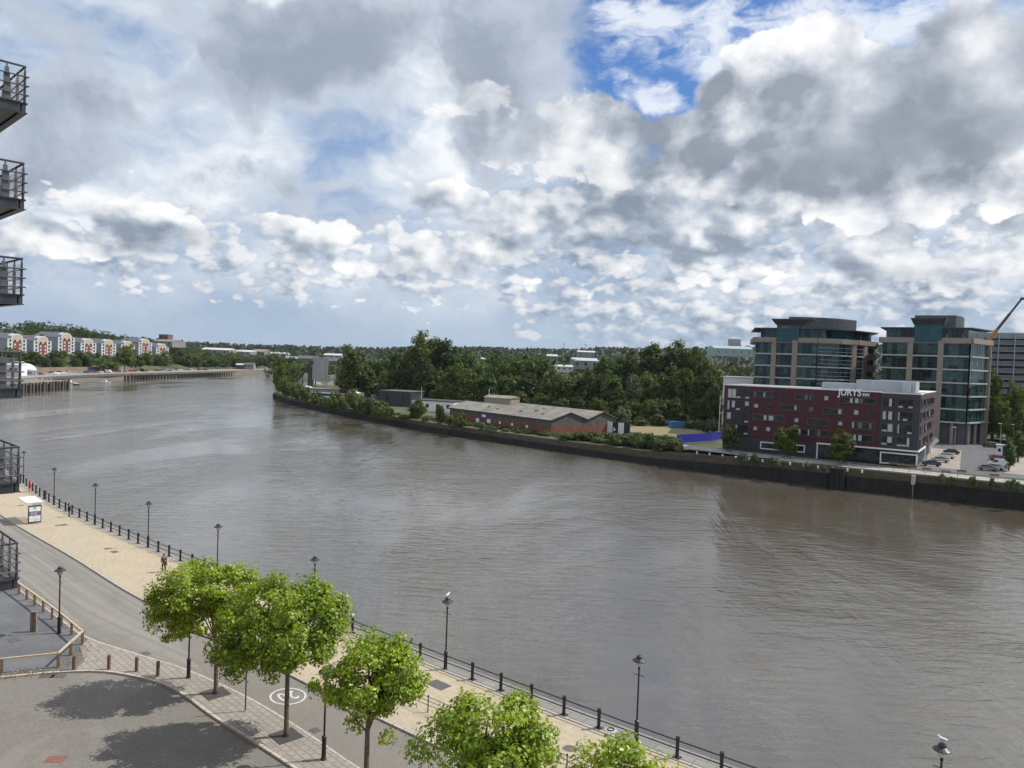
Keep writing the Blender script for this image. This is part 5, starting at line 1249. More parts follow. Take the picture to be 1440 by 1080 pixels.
# local x to the left end, local -y away from the river
D_ = 30.0
b = MB(); b.box(0, wl_, -D_, 0, -.5, 2.9); b.build('brick_wall', m_redbrick, wh)
b = MB()
for y0, y1 in ((-16, -.06), (-D_, -16)):
    ym = (y0+y1)/2
    for x in (0.02, wl_-.02): b.add([(x, y0, 2.9), (x, y1, 2.9), (x, y1, 5.0), (x, ym, 7.4), (x, y0, 5.0)], [(0, 1, 2, 3, 4), (4, 3, 2, 1, 0)])
b.box(.05, wl_-.05, -.12, -.04, 2.9, 5.05); b.build('upper_wall', m_clad, wh)
b = MB()
for y0, y1 in ((-16, .7), (-D_-.5, -16)):
    ym = (y0+y1)/2+(.0 if y1 < 0 else -.35); zt = 7.5
    for ya, yb, za, zb_ in ((y1, ym, 4.95, zt), (ym, y0, zt, 4.95)):
        b.quad((-.5, ya, za), (wl_+.5, ya, za), (wl_+.5, yb, zb_), (-.5, yb, zb_)); b.quad((-.5, ya, za-.15), (-.5, yb, zb_-.15), (wl_+.5, yb, zb_-.15), (wl_+.5, ya, za-.15))
        b.quad((-.5, ya, za-.15), (-.5, ya, za), (-.5, yb, zb_), (-.5, yb, zb_-.15))
    b.quad((-.5, y1, 4.8), (wl_+.5, y1, 4.8), (wl_+.5, y1, 4.95), (-.5, y1, 4.95))
b.build('roof', m_asb, wh)
b = MB()
for x, y, z in ((8, -3.5, 6.2), (20, -3.5, 6.2), (33, -3.2, 6.1), (14, -5.5, 6.95), (27, -20, 6.5), (40, -4.5, 6.5)): b.cbox((x, y, z), (1.1, .9, .8))
b.build('roof_vents', m_asb, wh)
for x, w, h in ((33, 2.2, 2.2), (40, 2.0, 2.0), (20, 1.0, .9), (12, 1.0, .9), (27, 1, .9)):
    b = MB(); b.box(x, x+w, .02, .1, .25 if h > 1.5 else 1.3, .25+h if h > 1.5 else 1.3+h); b.build('door' if h > 1.5 else 'window', m_white, wh)
b = MB(); b.box(35.4, 38.6, .08, .16, 2.5, 4.3, 0); b.box(35.7, 38.3, .16, .18, 3.0, 3.9, 1); b.build('sign_board', [mat('sign_blue', (.02, .06, .36), .5), m_white], wh)
for i in range(26):
    f = i/25*(wl_-16); p = wo+wx*f+Vector((-wx.y, wx.x))*(-1 if Vector((-wx.y, wx.x)).y > 0 else 1)*r_tree.uniform(1.6, 4.2)
    put_tree(r_tree.choice(('bush0', 'bush1', 'bush2')), p.x, p.y, -1.8, r_tree.uniform(1.1, 2.2), r_tree.uniform(2.6, 4.5), 'low green bush in the strip along the foot of the red brick warehouse wall', 'bushes along the warehouse wall', name='bush')
def shed(name, label, p0, p1, depth, h, wall_m, roof_m, z=-1.6, win=3, roof='flat', rise=1.5, cat='shed', group=None):
    """building whose front runs from p0 to p1"""
    p0, p1 = Vector(p0), Vector(p1); d = p1-p0; w = d.length
    t = thing(name, label, cat, (p0.x, p0.y, z), math.atan2(d.y, d.x), group)
    b = MB(); b.box(0, w, 0, depth, -1.5, h); b.build('wall', wall_m, t)
    b = MB()
    if roof == 'flat': b.box(-.3, w+.3, -.35, depth+.3, h, h+.35)
    else:
        v = [(-.3, -.35, h-.05), (w+.3, -.35, h-.05), (w+.3, depth+.35, h-.05), (-.3, depth+.35, h-.05), (-.3, depth/2, h+rise), (w+.3, depth/2, h+rise)]
        b.add(v, [(0, 1, 5, 4), (2, 3, 4, 5), (0, 4, 3), (1, 2, 5), (3, 2, 1, 0)])
    b.build('roof', roof_m, t)
    if win:
        for k in range(win): x = w*(k+.5)/win; ww_ = min(1.6, w/win*.5); b = MB(); b.box(x-ww_/2, x+ww_/2, -.06, -.004, h*.35, h*.72); b.build('window', g_dark, t)
    return t
q2 = lambda px, Y: tuple(gx(px, Y))
shed('shed', 'dark flat roofed shed with plain walls beside the bushes near the bend', q2(535, 352), q2(552, 338), 8, 5.6, m_darkclad, m_greycl, win=0) if False else None
shed('shed', 'dark flat roofed shed with plain walls beside the bushes near the bend', q2(536, 372), q2(579, 366), 14, 7.0, m_darkclad, mat('dark_roof', (.10, .10, .11), .8), z=-1.6, win=2)
shed('workshop', 'long low workshop with dark flat roof and white lower wall between shed and warehouse', q2(581, 345), q2(640, 338), 12, 4.6, m_white, mat('dark_brown_roof', (.06, .055, .05), .85), z=-1.6, win=4)
shed('hut', 'small pale brick hut with a shallow roof behind the grey warehouse', q2(683, 300), q2(720, 294), 7, 9.3, mat('pale_brick', (.26, .22, .17), .9, .15), m_asb, z=-1.6, win=3, roof='gable', rise=.9)
shed('shed', 'pale grey lean-to shed in the yard right of the concrete plant', q2(519, 440), q2(538, 436), 8, 7.5, m_darkclad, m_plant, z=-1.6, win=1)
shed('shed', 'long low grey shed in the yard in front of the concrete plant', q2(425, 445), q2(478, 436), 8, 3.6, m_greycl, m_asb, z=-1.6, win=0)
shed('shed', 'second low brown roofed shed in the yard in front of the concrete plant', q2(432, 415), q2(476, 408), 7, 2.6, m_clad, m_asb, z=-1.6, win=0)
shed('building', 'white rendered building with flat roof just left of the left office tower', q2(1018, 300), q2(1060, 296), 15, 18.8, m_white, m_white, z=0, win=0, cat='building')
# concrete plant
so = gx(452, 560); pl = thing('concrete_plant', 'tall grey concrete plant tower with a sloping conveyor in the yard by the bend', 'concrete plant', (so.x, so.y, -1.6))
b = MB(); b.box(-5.2, 4.2, -4, 4, 5, 21.5); b.build('silo', mat('grey_ribbed_silo', (.33, .34, .34), .6, .08, .3, stain=.25), pl)
b = MB(); b.box(4.2, 4.5, -3.6, 3.6, 5.2, 21.2); b.build('end_panel', m_clad, pl)
for x in (-4.8, 3.4): 
    for y in (-3.6, 3.0): b = MB(); b.box(x, x+.7, y, y+.7, 0, 5); b.build('leg', m_greycl, pl)
b = MB(); b.bar((-17, -4.5, 2.2), (-5, -4.5, 18.5), 1.6, 1.6); b.build('conveyor', m_dark_steel, pl)
b = MB(); b.bar((-12, -4.5, -.5), (-12, -4.5, 8.6), .5, .5); b.build('conveyor_leg', m_dark_steel, pl)
b = MB(); b.box(-9, -6, -2, 2, 0, 14); b.build('side_tower', m_clad, pl)
# heaps, containers and vehicles in the yard
for px, py, w, h, m_, lab in ((432, 548, 7, 3, m_white, 'white heap of stone left in the yard under the conveyor'), (441, 540, 8, 3.5, m_asb, 'grey heap of aggregate beside the concrete plant'), (470, 541, 9, 3, m_asb, 'broad grey heap of aggregate right of the concrete plant'), (489, 552, 8, 2.6, m_white, 'white tank lying in the yard right of the low sheds'), (478, 545, 6, 2.4, m_redbrick, 'brick coloured heap in the yard right of the concrete plant')):
    hp = MB(); r2 = random.Random(px); n = 14
    rings = [[(w*k*(.85+.3*r2.random())*math.cos(6.283*i/n), w*.7*k*(.85+.3*r2.random())*math.sin(6.283*i/n), h*(1-k)*(.9+.2*r2.random())) for i in range(n)] for k in (1, .7, .4, .12)]
    for rg in rings: hp.v += rg
    for i in range(3):
        for j in range(n): hp.f.append((i*n+j, i*n+(j+1) % n, (i+1)*n+(j+1) % n, (i+1)*n+j)); hp.m.append(0)
    hp.f.append(tuple(3*n+j for j in range(n))); hp.m.append(0)
    o = hp.build('heap', m_, smooth=True); o.location = (*P(px, py, -1.6), -1.7); tag(o, lab, 'heap')
for i, (px, py, c) in enumerate(((497, 572, 'white'), (503, 573, 'silver'), (452, 562, 'blue'), (458, 563, 'white'), (466, 565, 'grey'), (521, 563, 'white'), (528, 560, 'silver'), (534, 556, 'black'), (445, 560, 'white'), (600, 574, 'white'), (612, 577, 'silver'))):
    parked_car(c, (*P(px, py, -1.6), -1.6), r_tree.uniform(0, 3), c+' car parked in the cluttered yard near the river bend', c+' cars in the yard near the bend', i % 3 == 0)
for i, (px, py, c, van) in enumerate(((972, 600.5, 'blue', False), (978, 599, 'grey', False), (984, 599.5, 'white', True), (965, 598, 'white', False))):
    parked_car(c, (*P(px, py, -1.5), -1.5), .4+i*.2, ('blue car', 'grey car', 'white van', 'white car')[i]+' parked on the dry waste ground in front of the wood', None, van, 1.1)
def container(label, px, py, m_, L=6.1, rz=0.0):
    t = thing('container', label, 'container', (*P(px, py, -1.5), -1.5), rz); b = MB(); b.box(-L/2, L/2, -1.2, 1.2, .1, 2.6)
    for k in range(int(L/.4)): b.box(-L/2+.1+k*.4, -L/2+.25+k*.4, -1.26, -1.201, .25, 2.45)
    b.build('body', m_, t); b = MB(); b.box(L/2+.002, L/2+.07, -1.1, 1.1, .2, 2.5); b.build('doors', m_dark_steel, t)
container('blue shipping container on the waste ground', 952, 602, mat('container_blue', (.05, .16, .34), .6), 6.1, .2)
container('long dark blue container behind the blue one on the waste ground', 938, 599, mat('container_navy', (.03, .07, .13), .6), 9, .2)
# hoardings
m_navy = mat('navy_boards', (.014, .02, .05), .6, .15); m_bluehoard = mat('blue_boards', (.018, .03, .30), .5, .12, .5)
hb = Vector((24.6, 272.3)); he = Vector((40.5, 260.6)); hd = he-hb; hl = hd.length
ho = thing('hoarding', 'hoarding of white and navy boards with painted shapes, half hidden by bushes', 'hoarding', (hb.x, hb.y, -1.6), math.atan2(hd.y, hd.x))
for k in range(9):
    b = MB(); b.box(k*hl/9+.02, (k+1)*hl/9-.02, -.06, .06, .1, 3.9); bo_ = b.build('board', m_white if k in (1, 3, 5, 7) else m_navy, ho)
    if k in (4, 6): 
        b = MB(); b.box(k*hl/9+.4, k*hl/9+.8, -.075, -.062, .8, 2.2); b.box(k*hl/9+.8, k*hl/9+1.4, -.075, -.062, 1.2, 1.6); b.build('motif', m_white, bo_)
b = MB()
for k in range(10): b.box(k*hl/9-.06, k*hl/9+.06, .07, .2, -.5, 3.9)
b.build('posts', m_wood, ho)
hb2 = [Vector(P(951, 623, -.9)), Vector(P(1000, 619.5, -.9)), Vector(P(1016, 617, -.9))]
ho2 = thing('hoarding', 'bright blue solid hoarding at the left end of the walkway', 'hoarding', (hb2[0].x, hb2[0].y, -.9))
for a, c in zip(hb2, hb2[1:]):
    n = max(1, int((c-a).length/2.4))
    for k in range(n):
        p, q_ = a.lerp(c, k/n)-hb2[0], a.lerp(c, (k+.985)/n)-hb2[0]; b = MB(); b.bar((p.x, p.y, 1.2), (q_.x, q_.y, 1.2), .08, 2.6); b.build('board', m_bluehoard, ho2)
# masts and poles
for px, yt, yb, Y, r0, w in ((899, 489, 520, 372, .45, 'tall white mast standing up out of the wood'), (688, 548, 574, 300, .12, 'thin pale pole at the left end of the grey warehouse'), (593, 545, 566, 352, .12, 'thin pole behind the low workshop'), (1013, 558, 600, 262, .12, 'thin pale lamp pole at the left end of the red hotel')):
    a, c = PY(px, yb, Y), PY(px, yt, Y); t = thing('mast', w, 'mast', (c[0], c[1], south_z(c[0], c[1])-.3)); b = MB(); b.lathe([(r0, 0), (r0*.7, c[2]-t.location.z)], 8); b.build('pole', m_white, t)
    b = MB(); b.cbox((0, 0, c[2]-t.location.z+.15), (r0*4, r0*2, .3)); b.build('head', m_galv, t)
# ================================================================== LEFT BANK DOWNSTREAM
NB = [Vector(p) for p in [(-300, 440), (-318, 532), (-326, 618), (-324, 672), (-318, 814), (-308, 978), (-275, 1130), (-195, 1290), (-60, 1420), (300, 1580), (1200, 1750)]]
NBs = spline([tuple(p) for p in NB], 25)
HT = [(0, -.02), (34, 0), (36, 2.6), (50, 6), (72, 13), (100, 14), (125, 20), (155, 32), (250, 38), (700, 46)]
def nfac(y): return interp([(830, 1.0), (960, .62), (1100, .34), (1400, .3)], y)
rows = [offset(NBs, d) for d, _ in HT]; mb = MB()
for j, (d, h) in enumerate(HT):
    for p in rows[j]: mb.v.append((p.x, p.y, h*(nfac(p.y) if h > 0 else 1)))
n = len(NBs)
for j in range(len(HT)-1):
    for i in range(n-1): mb.f.append((j*n+i, j*n+i+1, (j+1)*n+i+1, (j+1)*n+i)); mb.m.append(0)
struct(mb, 'hillside', mat('hill_grass', (.055, .075, .025), .98, .3, .03, col2=(.11, .12, .05), fine=.3))
mb = MB(); a_, c_ = NBs, offset(NBs, 33); strip(mb, a_, c_, .06); struct(mb, 'quay_deck', mat('quay_deck_slabs', (.26, .245, .22), .92, .15, .1, stain=.4))
def at_nb(Y, d):
    """point d metres inland of the left bank's edge at distance Y"""
    for p, q, a, c in zip(NBs, NBs[1:], offset(NBs, d), offset(NBs, d)[1:]):
        if a.y <= Y <= c.y: return a.lerp(c, (Y-a.y)/(c.y-a.y))
    return offset(NBs, d)[0]
OFFC = {}
def nb(Y, d):
    if d not in OFFC: OFFC[d] = offset(NBs, d)
    L_ = OFFC[d]
    for a, c in zip(L_, L_[1:]):
        if a.y <= Y <= c.y: return a.lerp(c, (Y-a.y)/(c.y-a.y))
    return L_[0]
def nb_z(Y, d): h = interp(HT, d); return h*(nfac(Y) if h > 0 else 1)
lw = thing('river_wall', 'long dark pile quay wall along the left bank downstream', 'river wall', (0, 0, 0)); b = MB()
fine = resample([tuple(p) for p in spline([tuple(p) for p in NB], 6)], 2.2)
for i, (p, q_) in enumerate(zip(fine, fine[1:])):
    if p.y > 1200: break
    t_ = (q_-p).normalized(); nr = Vector((t_.y, -t_.x)); o0 = 1.1 if (i % 2 and p.y > 640) else .0; a, c = p+nr*o0, q_+nr*o0
    b.quad((a.x, a.y, -8), (c.x, c.y, -8), (c.x, c.y, -1.6), (a.x, a.y, -1.6), 0 if p.y > 600 else 1); 
    if o0:
        b.quad((p.x, p.y, -8), (a.x, a.y, -8), (a.x, a.y, -1.6), (p.x, p.y, -1.6)); b.quad((c.x, c.y, -8), (q_.x, q_.y, -8), (q_.x, q_.y, -1.6), (c.x, c.y, -1.6))
b.build('piling', [m_pile, mat('dark_quay_stone', (.10, .082, .06), .95, .35, .4, .4, stain=.6)], lw); b = MB()
for p, q_ in zip(NBs, NBs[1:]): t_ = (q_-p).normalized(); nr = Vector((t_.y, -t_.x))*1.3; b.quad((p.x+nr.x, p.y+nr.y, -1.7), (q_.x+nr.x, q_.y+nr.y, -1.7), (q_.x+nr.x, q_.y+nr.y, .08), (p.x+nr.x, p.y+nr.y, .08)); b.quad((p.x+nr.x, p.y+nr.y, .08), (q_.x+nr.x, q_.y+nr.y, .08), (q_.x, q_.y, .1), (p.x, p.y, .1))
b.build('capping', mat('quay_capping', (.115, .10, .08), .9, .2, .3, stain=.4), lw)
rwl = thing('retaining_wall', 'brown stone retaining wall behind the parked cars on the left bank', 'wall', (0, 0, 0)); b = MB()
o1, o2 = offset(NBs, 33.4), offset(NBs, 34.6)
for (p, q_, p2, q2_) in zip(o1, o1[1:], o2, o2[1:]):
    if p.y > 720: break
    b.quad((p.x, p.y, 0), (q_.x, q_.y, 0), (q_.x, q_.y, 4.2), (p.x, p.y, 4.2)); b.quad((p.x, p.y, 4.2), (q_.x, q_.y, 4.2), (q2_.x, q2_.y, 4.3), (p2.x, p2.y, 4.3))
b.build('wall', mat('brown_stone', (.22, .17, .12), .95, .2, .2, stain=.4), rwl)
# timber and concrete jetty in front
jt = thing('jetty', 'weathered timber and concrete jetty sticking out beyond the eye level balcony', 'jetty', (-288, 466, 0), math.radians(97))
b = MB(); b.box(-70, 16, -12, 6, -1.2, 0); b.build('deck', m_stone, jt)
b = MB()
for k in range(20): w_ = 1.2+.8*((k*7) % 3)/2; b.box(-64+k*4.0, -64+k*4.0+w_, -12.7-.25*(k % 2), -11.7, -8, -.3+.45*((k*5) % 4)/3)
for k in range(7): b.box(15.2, 16.2, -12+k*2.9, -11.2+k*2.9, -8, .6)
b.build('piles', mat('grey_pile_timber', (.085, .07, .055), .95, .3, .5), jt)
b = MB(); b.box(-70, 15, -11.6, 5.8, -5.4, -1.21); b.build('crib', m_pile, jt)
# kiosk and marquee on the left quay
shed('kiosk', 'white boat club hut with pitched roof seen through the eye level balcony', tuple(gx(3, 520)), tuple(gx(27, 520)), 9, 7.5, m_white, m_white, z=0, win=3, roof='gable', rise=2.2)
mq = thing('marquee', 'white domed marquee beside the quay on the left bank', 'marquee', (*gx(38, 540), 0), 1.2)
b = MB(); b.lathe([(6.5, 3.2), (5.6, 5.2), (3.8, 7.0), (1.6, 8.0), (.1, 8.2)], 14); b.build('canopy', m_white, mq, smooth=True)
for k in range(5): a = k*1.2566; b = MB(); b.tube([(6*math.cos(a), 6*math.sin(a), 0), (6*math.cos(a), 6*math.sin(a), 3.6)], .25, 6); b.build('leg', m_galv, mq)
# eight blocks of flats
m_render = mat('white_render', (.50, .51, .52), .8, .06, .2, stain=.15); m_renderg = mat('grey_render', (.30, .32, .36), .8, .06, .2)
m_cream = mat('cream_panel', (.44, .37, .27), .8, .08, .3); m_flatbrick = mat('flats_red_brick', (.20, .062, .044), .9, .15, .5); m_slate = mat('slate_roof', (.105, .11, .125), .7, .12, .3)
ordn = ['first from the left', 'second from the left', 'third from the left, tall', 'fourth from the left', 'fifth from the left', 'sixth from the left behind a big tree', 'seventh from the left, tall and narrow', 'last on the right']
def flats(label, loc, rz, H):
    t = thing('block_of_flats', label, 'flats', loc, rz, 'blocks of flats on the left hill')
    W_, Dp = 20.0, 26.0            # local +x faces the river; y along the bank
    b = MB(); b.box(-Dp, -.02, -W_/2, W_/2, -8, H-3); b.build('wall', m_renderg, t)
    b = MB(); b.box(-.02, .3, -W_/2, -4.4, -8, H-3); b.box(-.02, .3, 4.4, W_/2, -8, H-3)
    n = 14; arc_ = [(6.2*math.cos(math.pi*i/n), H-3+4.2*math.sin(math.pi*i/n)) for i in range(n+1)]
    b.add([(.3, y, z) for y, z in arc_], [tuple(range(n+1))]); b.add([(-4, y, z) for y, z in arc_]+[(.3, y, z) for y, z in arc_], [(i, i+1, n+2+i, n+1+i) for i in range(n)]); b.build('gable', m_render, t)
    ca_ = [(4.4, H-5.3)]+[(4.6*math.cos(math.pi*i/n), H-2.6+3.0*math.sin(math.pi*i/n)) for i in range(n+1)]+[(-4.4, H-5.3)]
    b = MB(); b.add([(.5, y, z) for y, z in ca_]+[(.29, y, z) for y, z in ca_], [tuple(range(len(ca_)))]+[(i+1, i, len(ca_)+i, len(ca_)+i+1) for i in range(len(ca_)-1)]); b.build('cream_front', m_cream, t)
    b = MB(); b.box(.3, .55, -4.4, 4.4, -8, H-5.32); b.build('brick_front', m_flatbrick, t)
    b = MB(); v = [(-Dp-.5, -W_/2-.5, H-3.02), (-.3, -W_/2-.5, H-3.02), (-.3, W_/2+.5, H-3.02), (-Dp-.5, W_/2+.5, H-3.02), (-Dp-.5, 0, H+1.6), (-.3, 0, H+1.6)]
    b.add(v, [(0, 1, 5, 4), (2, 3, 4, 5), (0, 4, 3), (1, 2, 5)]); b.build('roof', m_slate, t)
    b = MB(); b.cbox((-.6, 0, H+1.9), (2, 2.4, 1.2)); b.build('roof_cap', m_darkclad, t)
    k = 0
    while H-4.6-k*3.0 > -3:
        z = H-4.6-k*3.0
        for y in (-7.2, 7.2): b = MB(); b.box(.302, .4, y-.9, y+.9, z-.9, z+.9); b.build('window', g_dark, t)
        for y in (-2.6, 2.6): b = MB(); b.box(.552, .65, y-.95, y+.95, z-.9, z+.7); b.build('window', g_dark if k == 0 else m_render, t)
        k += 1
    return t
for i, (px, yt) in enumerate(((24, 467), (60, 470.5), (93.5, 466), (124.5, 474), (153, 475.5), (180, 477.5), (204.5, 474.5), (228.5, 481.5))):
    Y = (621, 655, 690, 726, 763, 801, 838, 879)[i]; p = PY(px, yt, Y)
    flats('white flats with red brick and cream gable, '+ordn[i], (p[0], p[1], 13.0), -.14-.02*i, p[2]-13-2.4)
# trees of the left bank
for i in range(150):
    Y = r_tree.uniform(575, 1120); d = r_tree.uniform(37, 66); p = nb(Y, d); h = (r_tree.uniform(5, 7.5) if d > 50 else r_tree.uniform(7.5, 11)) if Y < 850 else r_tree.uniform(10, 17)
    put_tree(r_tree.choice(('oak0', 'oak1', 'oak2', 'oak3', 'willow1')), p.x, p.y, nb_z(Y, d)-.3, h, h*r_tree.uniform(1.0, 1.5), 'dark green tree on the slope between the left quay and the white flats' if Y < 890 else 'dark green tree along the left bank beyond the last white block of flats', 'trees on the left bank slope' if Y < 890 else 'trees along the left bank beyond the flats')
for px, yt, Y, w, k in ((176, 484, 690, 36, 'oak1'), (232, 490, 800, 22, 'oak2'), (205, 494, 770, 28, 'oak1'), (150, 503, 660, 46, 'bush1'), (115, 490, 655, 40, 'oak2'), (75, 492, 630, 34, 'oak0'), (20, 488, 590, 50, 'oak0'), (45, 493, 600, 34, 'oak3')):
    x, y, z = PY(px, yt, Y); put_tree(k, x, y, 3.0, z-3.0, w*Y/1081, 'big round tree standing in front of the white flats on the left bank' if k[0] == 'o' else 'broad pale hedge like bush in front of the fifth block of flats', 'big trees in front of the flats' if k[0] == 'o' else None, name='tree' if k[0] == 'o' else 'bush')
# the wooded hilltop behind the flats, one mass of crowns
rng = np.random.default_rng(311); CC = []; NN = []
for i in range(260):
    Y = rng.uniform(640, 1300); d = rng.choice((120, 135, 150, 155, 165, 175, 200, 250)); p = nb(Y, d); h = rng.uniform(9, 16); w = h*rng.uniform(.5, .75); z = nb_z(Y, d)
    lob = [(p.x, p.y, z+h*.5, w, w, h*.48), (p.x+w*.6*rng.uniform(-1, 1), p.y+w*.6*rng.uniform(-1, 1), z+h*.55, w*.6, w*.6, h*.35), (p.x+w*.6*rng.uniform(-1, 1), p.y, z+h*.3, w*.7, w*.7, h*.3)]
    C, N, _ = crown_points(lob, 40, 900, h*.07, rng); CC.append(C); NN.append(N)
o = leaf_object('hilltop_wood', np.concatenate(CC), np.concatenate(NN), .45, F_DARK, rng); tag(o, 'dark wood covering the hilltop behind the white flats', 'woodland', kind='stuff')
# parked cars along the left quay, seen small
cm = {}
for i in range(54):
    Y = 545+i*5.6+r_tree.uniform(-1, 1); d = r_tree.choice((14, 20, 26)); p = nb(Y, d); c = r_tree.choice(('white', 'white', 'silver', 'grey', 'blue', 'pale blue', 'black', 'red', 'silver', 'dark blue')); van = r_tree.random() < .1
    if (c, van) not in BODY: BODY[(c, van)], o_tmp = car_mesh('body', paint(c), van); bpy.data.objects.remove(o_tmp)
    o = bpy.data.objects.new('parked_car', BODY[(c, van)]); COL.objects.link(o); o.location = (p.x, p.y, .07); o.rotation_euler.z = r_tree.uniform(-.3, .3)+r_tree.choice((0, 3.14)); o.scale = (1.1, 1.1, 1.25)
    tag(o, c+(' van' if van else ' car')+' parked in the long row on the left quay below the flats', 'van' if van else 'car', c+(' vans' if van else ' cars')+' in the row on the left quay')
# boats
def boat(label, loc, rz, L, hull_m, cabin=True):
    t = thing('boat', label, 'boat', loc, rz, None); b = MB(); st = 9; prof = []
    for i in range(st):
        u = i/(st-1); w = 1.25*(1-(u**3))*min(1, .75+u); x = -L/2+L*u; sh_ = .75+.45*u*u
        prof.append([(x, -w, sh_), (x, -w*.75, .05), (x, 0, -.35+.2*u), (x, w*.75, .05), (x, w, sh_)])
    for pr in prof: b.v += pr
    for i in range(st-1):
        for j in range(4): b.f.append((i*5+j, i*5+j+1, i*5+j+6, i*5+j+5)); b.m.append(0)
        b.f.append((i*5+4, i*5, i*5+5, i*5+9)); b.m.append(1)
    b.f.append((0, 1, 2, 3, 4)); b.m.append(0); b.build('hull', [hull_m, m_white], t)
    if cabin:
        b = MB(); b.add([(-L*.12, -.95, .8), (L*.22, -.85, .85), (L*.22, .85, .85), (-L*.12, .95, .8), (-L*.10, -.8, 2.2), (L*.12, -.7, 2.1), (L*.12, .7, 2.1), (-L*.10, .8, 2.2)], [(3, 2, 1, 0), (4, 5, 6, 7), (0, 1, 5, 4), (1, 2, 6, 5), (2, 3, 7, 6), (3, 0, 4, 7)]); cb = b.build('cabin', m_white, t)
        b = MB(); b.box(-L*.07, L*.1, -.93, .93, 1.45, 1.9); b.build('cabin_window', g_dark, t)
        b = MB(); b.tube([(-L*.05, 0, 2.2), (-L*.05, 0, 3.6)], .05, 5); b.build('mast', m_galv, t)
    return t
for px, py, L, m_, lab in ((69, 541, 9.5, mat('blue_hull', (.03, .12, .40), .4), 'white and blue motor boat moored left of the others by the left quay'), (97, 539, 9, m_white, 'white motor boat moored in the middle by the left quay'), (147, 538.5, 9, m_white, 'white motor boat moored furthest right by the quay steps')):
    boat(lab, (*P(px, py, WZ), WZ), .15, L, m_)
boat('small dark open boat moving on the river off the left quay', (*P(107, 541, WZ), WZ), 3.0, 5, m_dark_steel, False)
wk_ = MB(); p = P(112, 542.3, WZ)
for k, (w, l) in enumerate(((.5, 14), (.35, 10))): wk_.add([(p[0]+2, p[1]+k*2-1-w, WZ+.03), (p[0]+2+l, p[1]+k*3-2, WZ+.03), (p[0]+2, p[1]+k*2-1+w, WZ+.03)], [(0, 1, 2)])
# gangway to the water
gw_ = thing('gangway', 'pale sloping gangway leading from the left quay to a pontoon', 'gangway', (*P(131, 534, WZ), WZ)); b = MB(); b.bar((-18, 5, 5.6), (0, 0, .6), 1.4, .5); b.build('ramp', m_deckpale, gw_); b = MB(); b.box(-6, 12, -1.6, 1.6, -.3, .5); b.build('pontoon', m_stone, gw_)

# ================================================================== DISTANCE
m_far_white = mat('pale_shed_roof', (.50, .50, .50), .7, .08, .05); m_far_brick = mat('far_brick', (.17, .10, .075), .9, .2, .1); m_far_grey = mat('far_grey_wall', (.24, .24, .24), .8, .15, .1)
def far_bld(label, px0, px1, yt, yb, Y, depth, wall_m, roof_m, roof='gable', win=3, cat='building', rise=None):
    a, c = gx(px0, Y), gx(px1, Y); zb_ = PY((px0+px1)/2, yb, Y)[2]; zt = PY((px0+px1)/2, yt, Y)[2]; h = zt-zb_; rise = (h*.3 if rise is None else rise) if roof == 'gable' else 0
    return shed('building', label, tuple(a), tuple(c), depth, max(1, h-rise), wall_m, roof_m, z=zb_, win=win, roof=roof, rise=rise, cat=cat)
for args in (('long pale roofed shed on the left hill beyond the flats', 283, 322, 489, 498, 1120, 30, m_far_grey, m_far_white), ('second pale roofed shed beyond the flats', 329, 352, 492, 500, 1180, 30, m_far_grey, m_far_white), ('grey gabled shed beyond the flats with wide roof', 354, 372, 491, 502, 1240, 30, m_far_grey, m_asb), ('low white shed above the bend at the far end of the river', 373, 401, 495, 502, 1330, 30, m_far_white, m_far_white),
             ('small red brick hut on the left quay near the bend', 332, 343, 511, 518, 950, 8, m_flatbrick, m_far_white), ('small grey hut on the left quay near the bend', 344, 357, 510, 518, 950, 8, m_far_grey, m_slate), ('large pale roofed hall behind the last block of flats', 214, 242, 477, 486, 960, 40, m_far_grey, m_asb), ('red roofed house on the hill behind the third block of flats', 97, 109, 465, 471, 860, 12, m_far_brick, mat('brown_tiles', (.16, .07, .05), .85)),
             ('brick house row behind the concrete plant', 419, 446, 500, 514, 980, 14, m_far_brick, m_slate), ('long brick terrace right of the concrete plant', 458, 482, 503, 518, 900, 14, m_far_brick, m_slate), ('pale gabled works building right of the concrete plant', 455, 478, 497, 505, 1050, 20, m_far_grey, m_far_white), ('grey works building left of the concrete plant', 400, 424, 501, 512, 1100, 20, m_far_brick, m_far_grey),
             ('white roofed warehouse peeking over the wood, furthest left', 676, 702, 503, 510, 640, 30, m_far_white, m_far_white), ('pale grey warehouse roof showing in the gap of the wood', 806, 842, 503, 517, 600, 40, m_far_grey, m_plant), ('bright white shed roof in the gap of the wood', 782, 806, 513, 521, 560, 20, m_far_white, m_far_white), ('far grey shed above the gap in the wood', 769, 784, 498, 507, 800, 20, m_far_grey, m_plant), ('low grey shed far behind the gap in the wood', 812, 836, 493, 500, 1100, 20, m_far_grey, m_far_white)): far_bld(*args)
far_bld('distant grey tower block on the skyline left of the office towers', 1025, 1040, 477, 497, 2200, 22, mat('tower_block_concrete', (.33, .33, .35), .8), m_far_grey, 'flat', 4)
far_bld('wide pale green hall roof on the skyline left of the office towers', 1004, 1058, 486, 500, 1400, 60, mat('pale_green_cladding', (.25, .32, .31), .6), mat('pale_green_roof', (.30, .40, .39), .5), 'gable', 5)
far_bld('small dark house on the hilltop beyond the flats', 223, 236, 470.5, 478, 1000, 14, m_far_brick, m_slate, 'flat', 2)
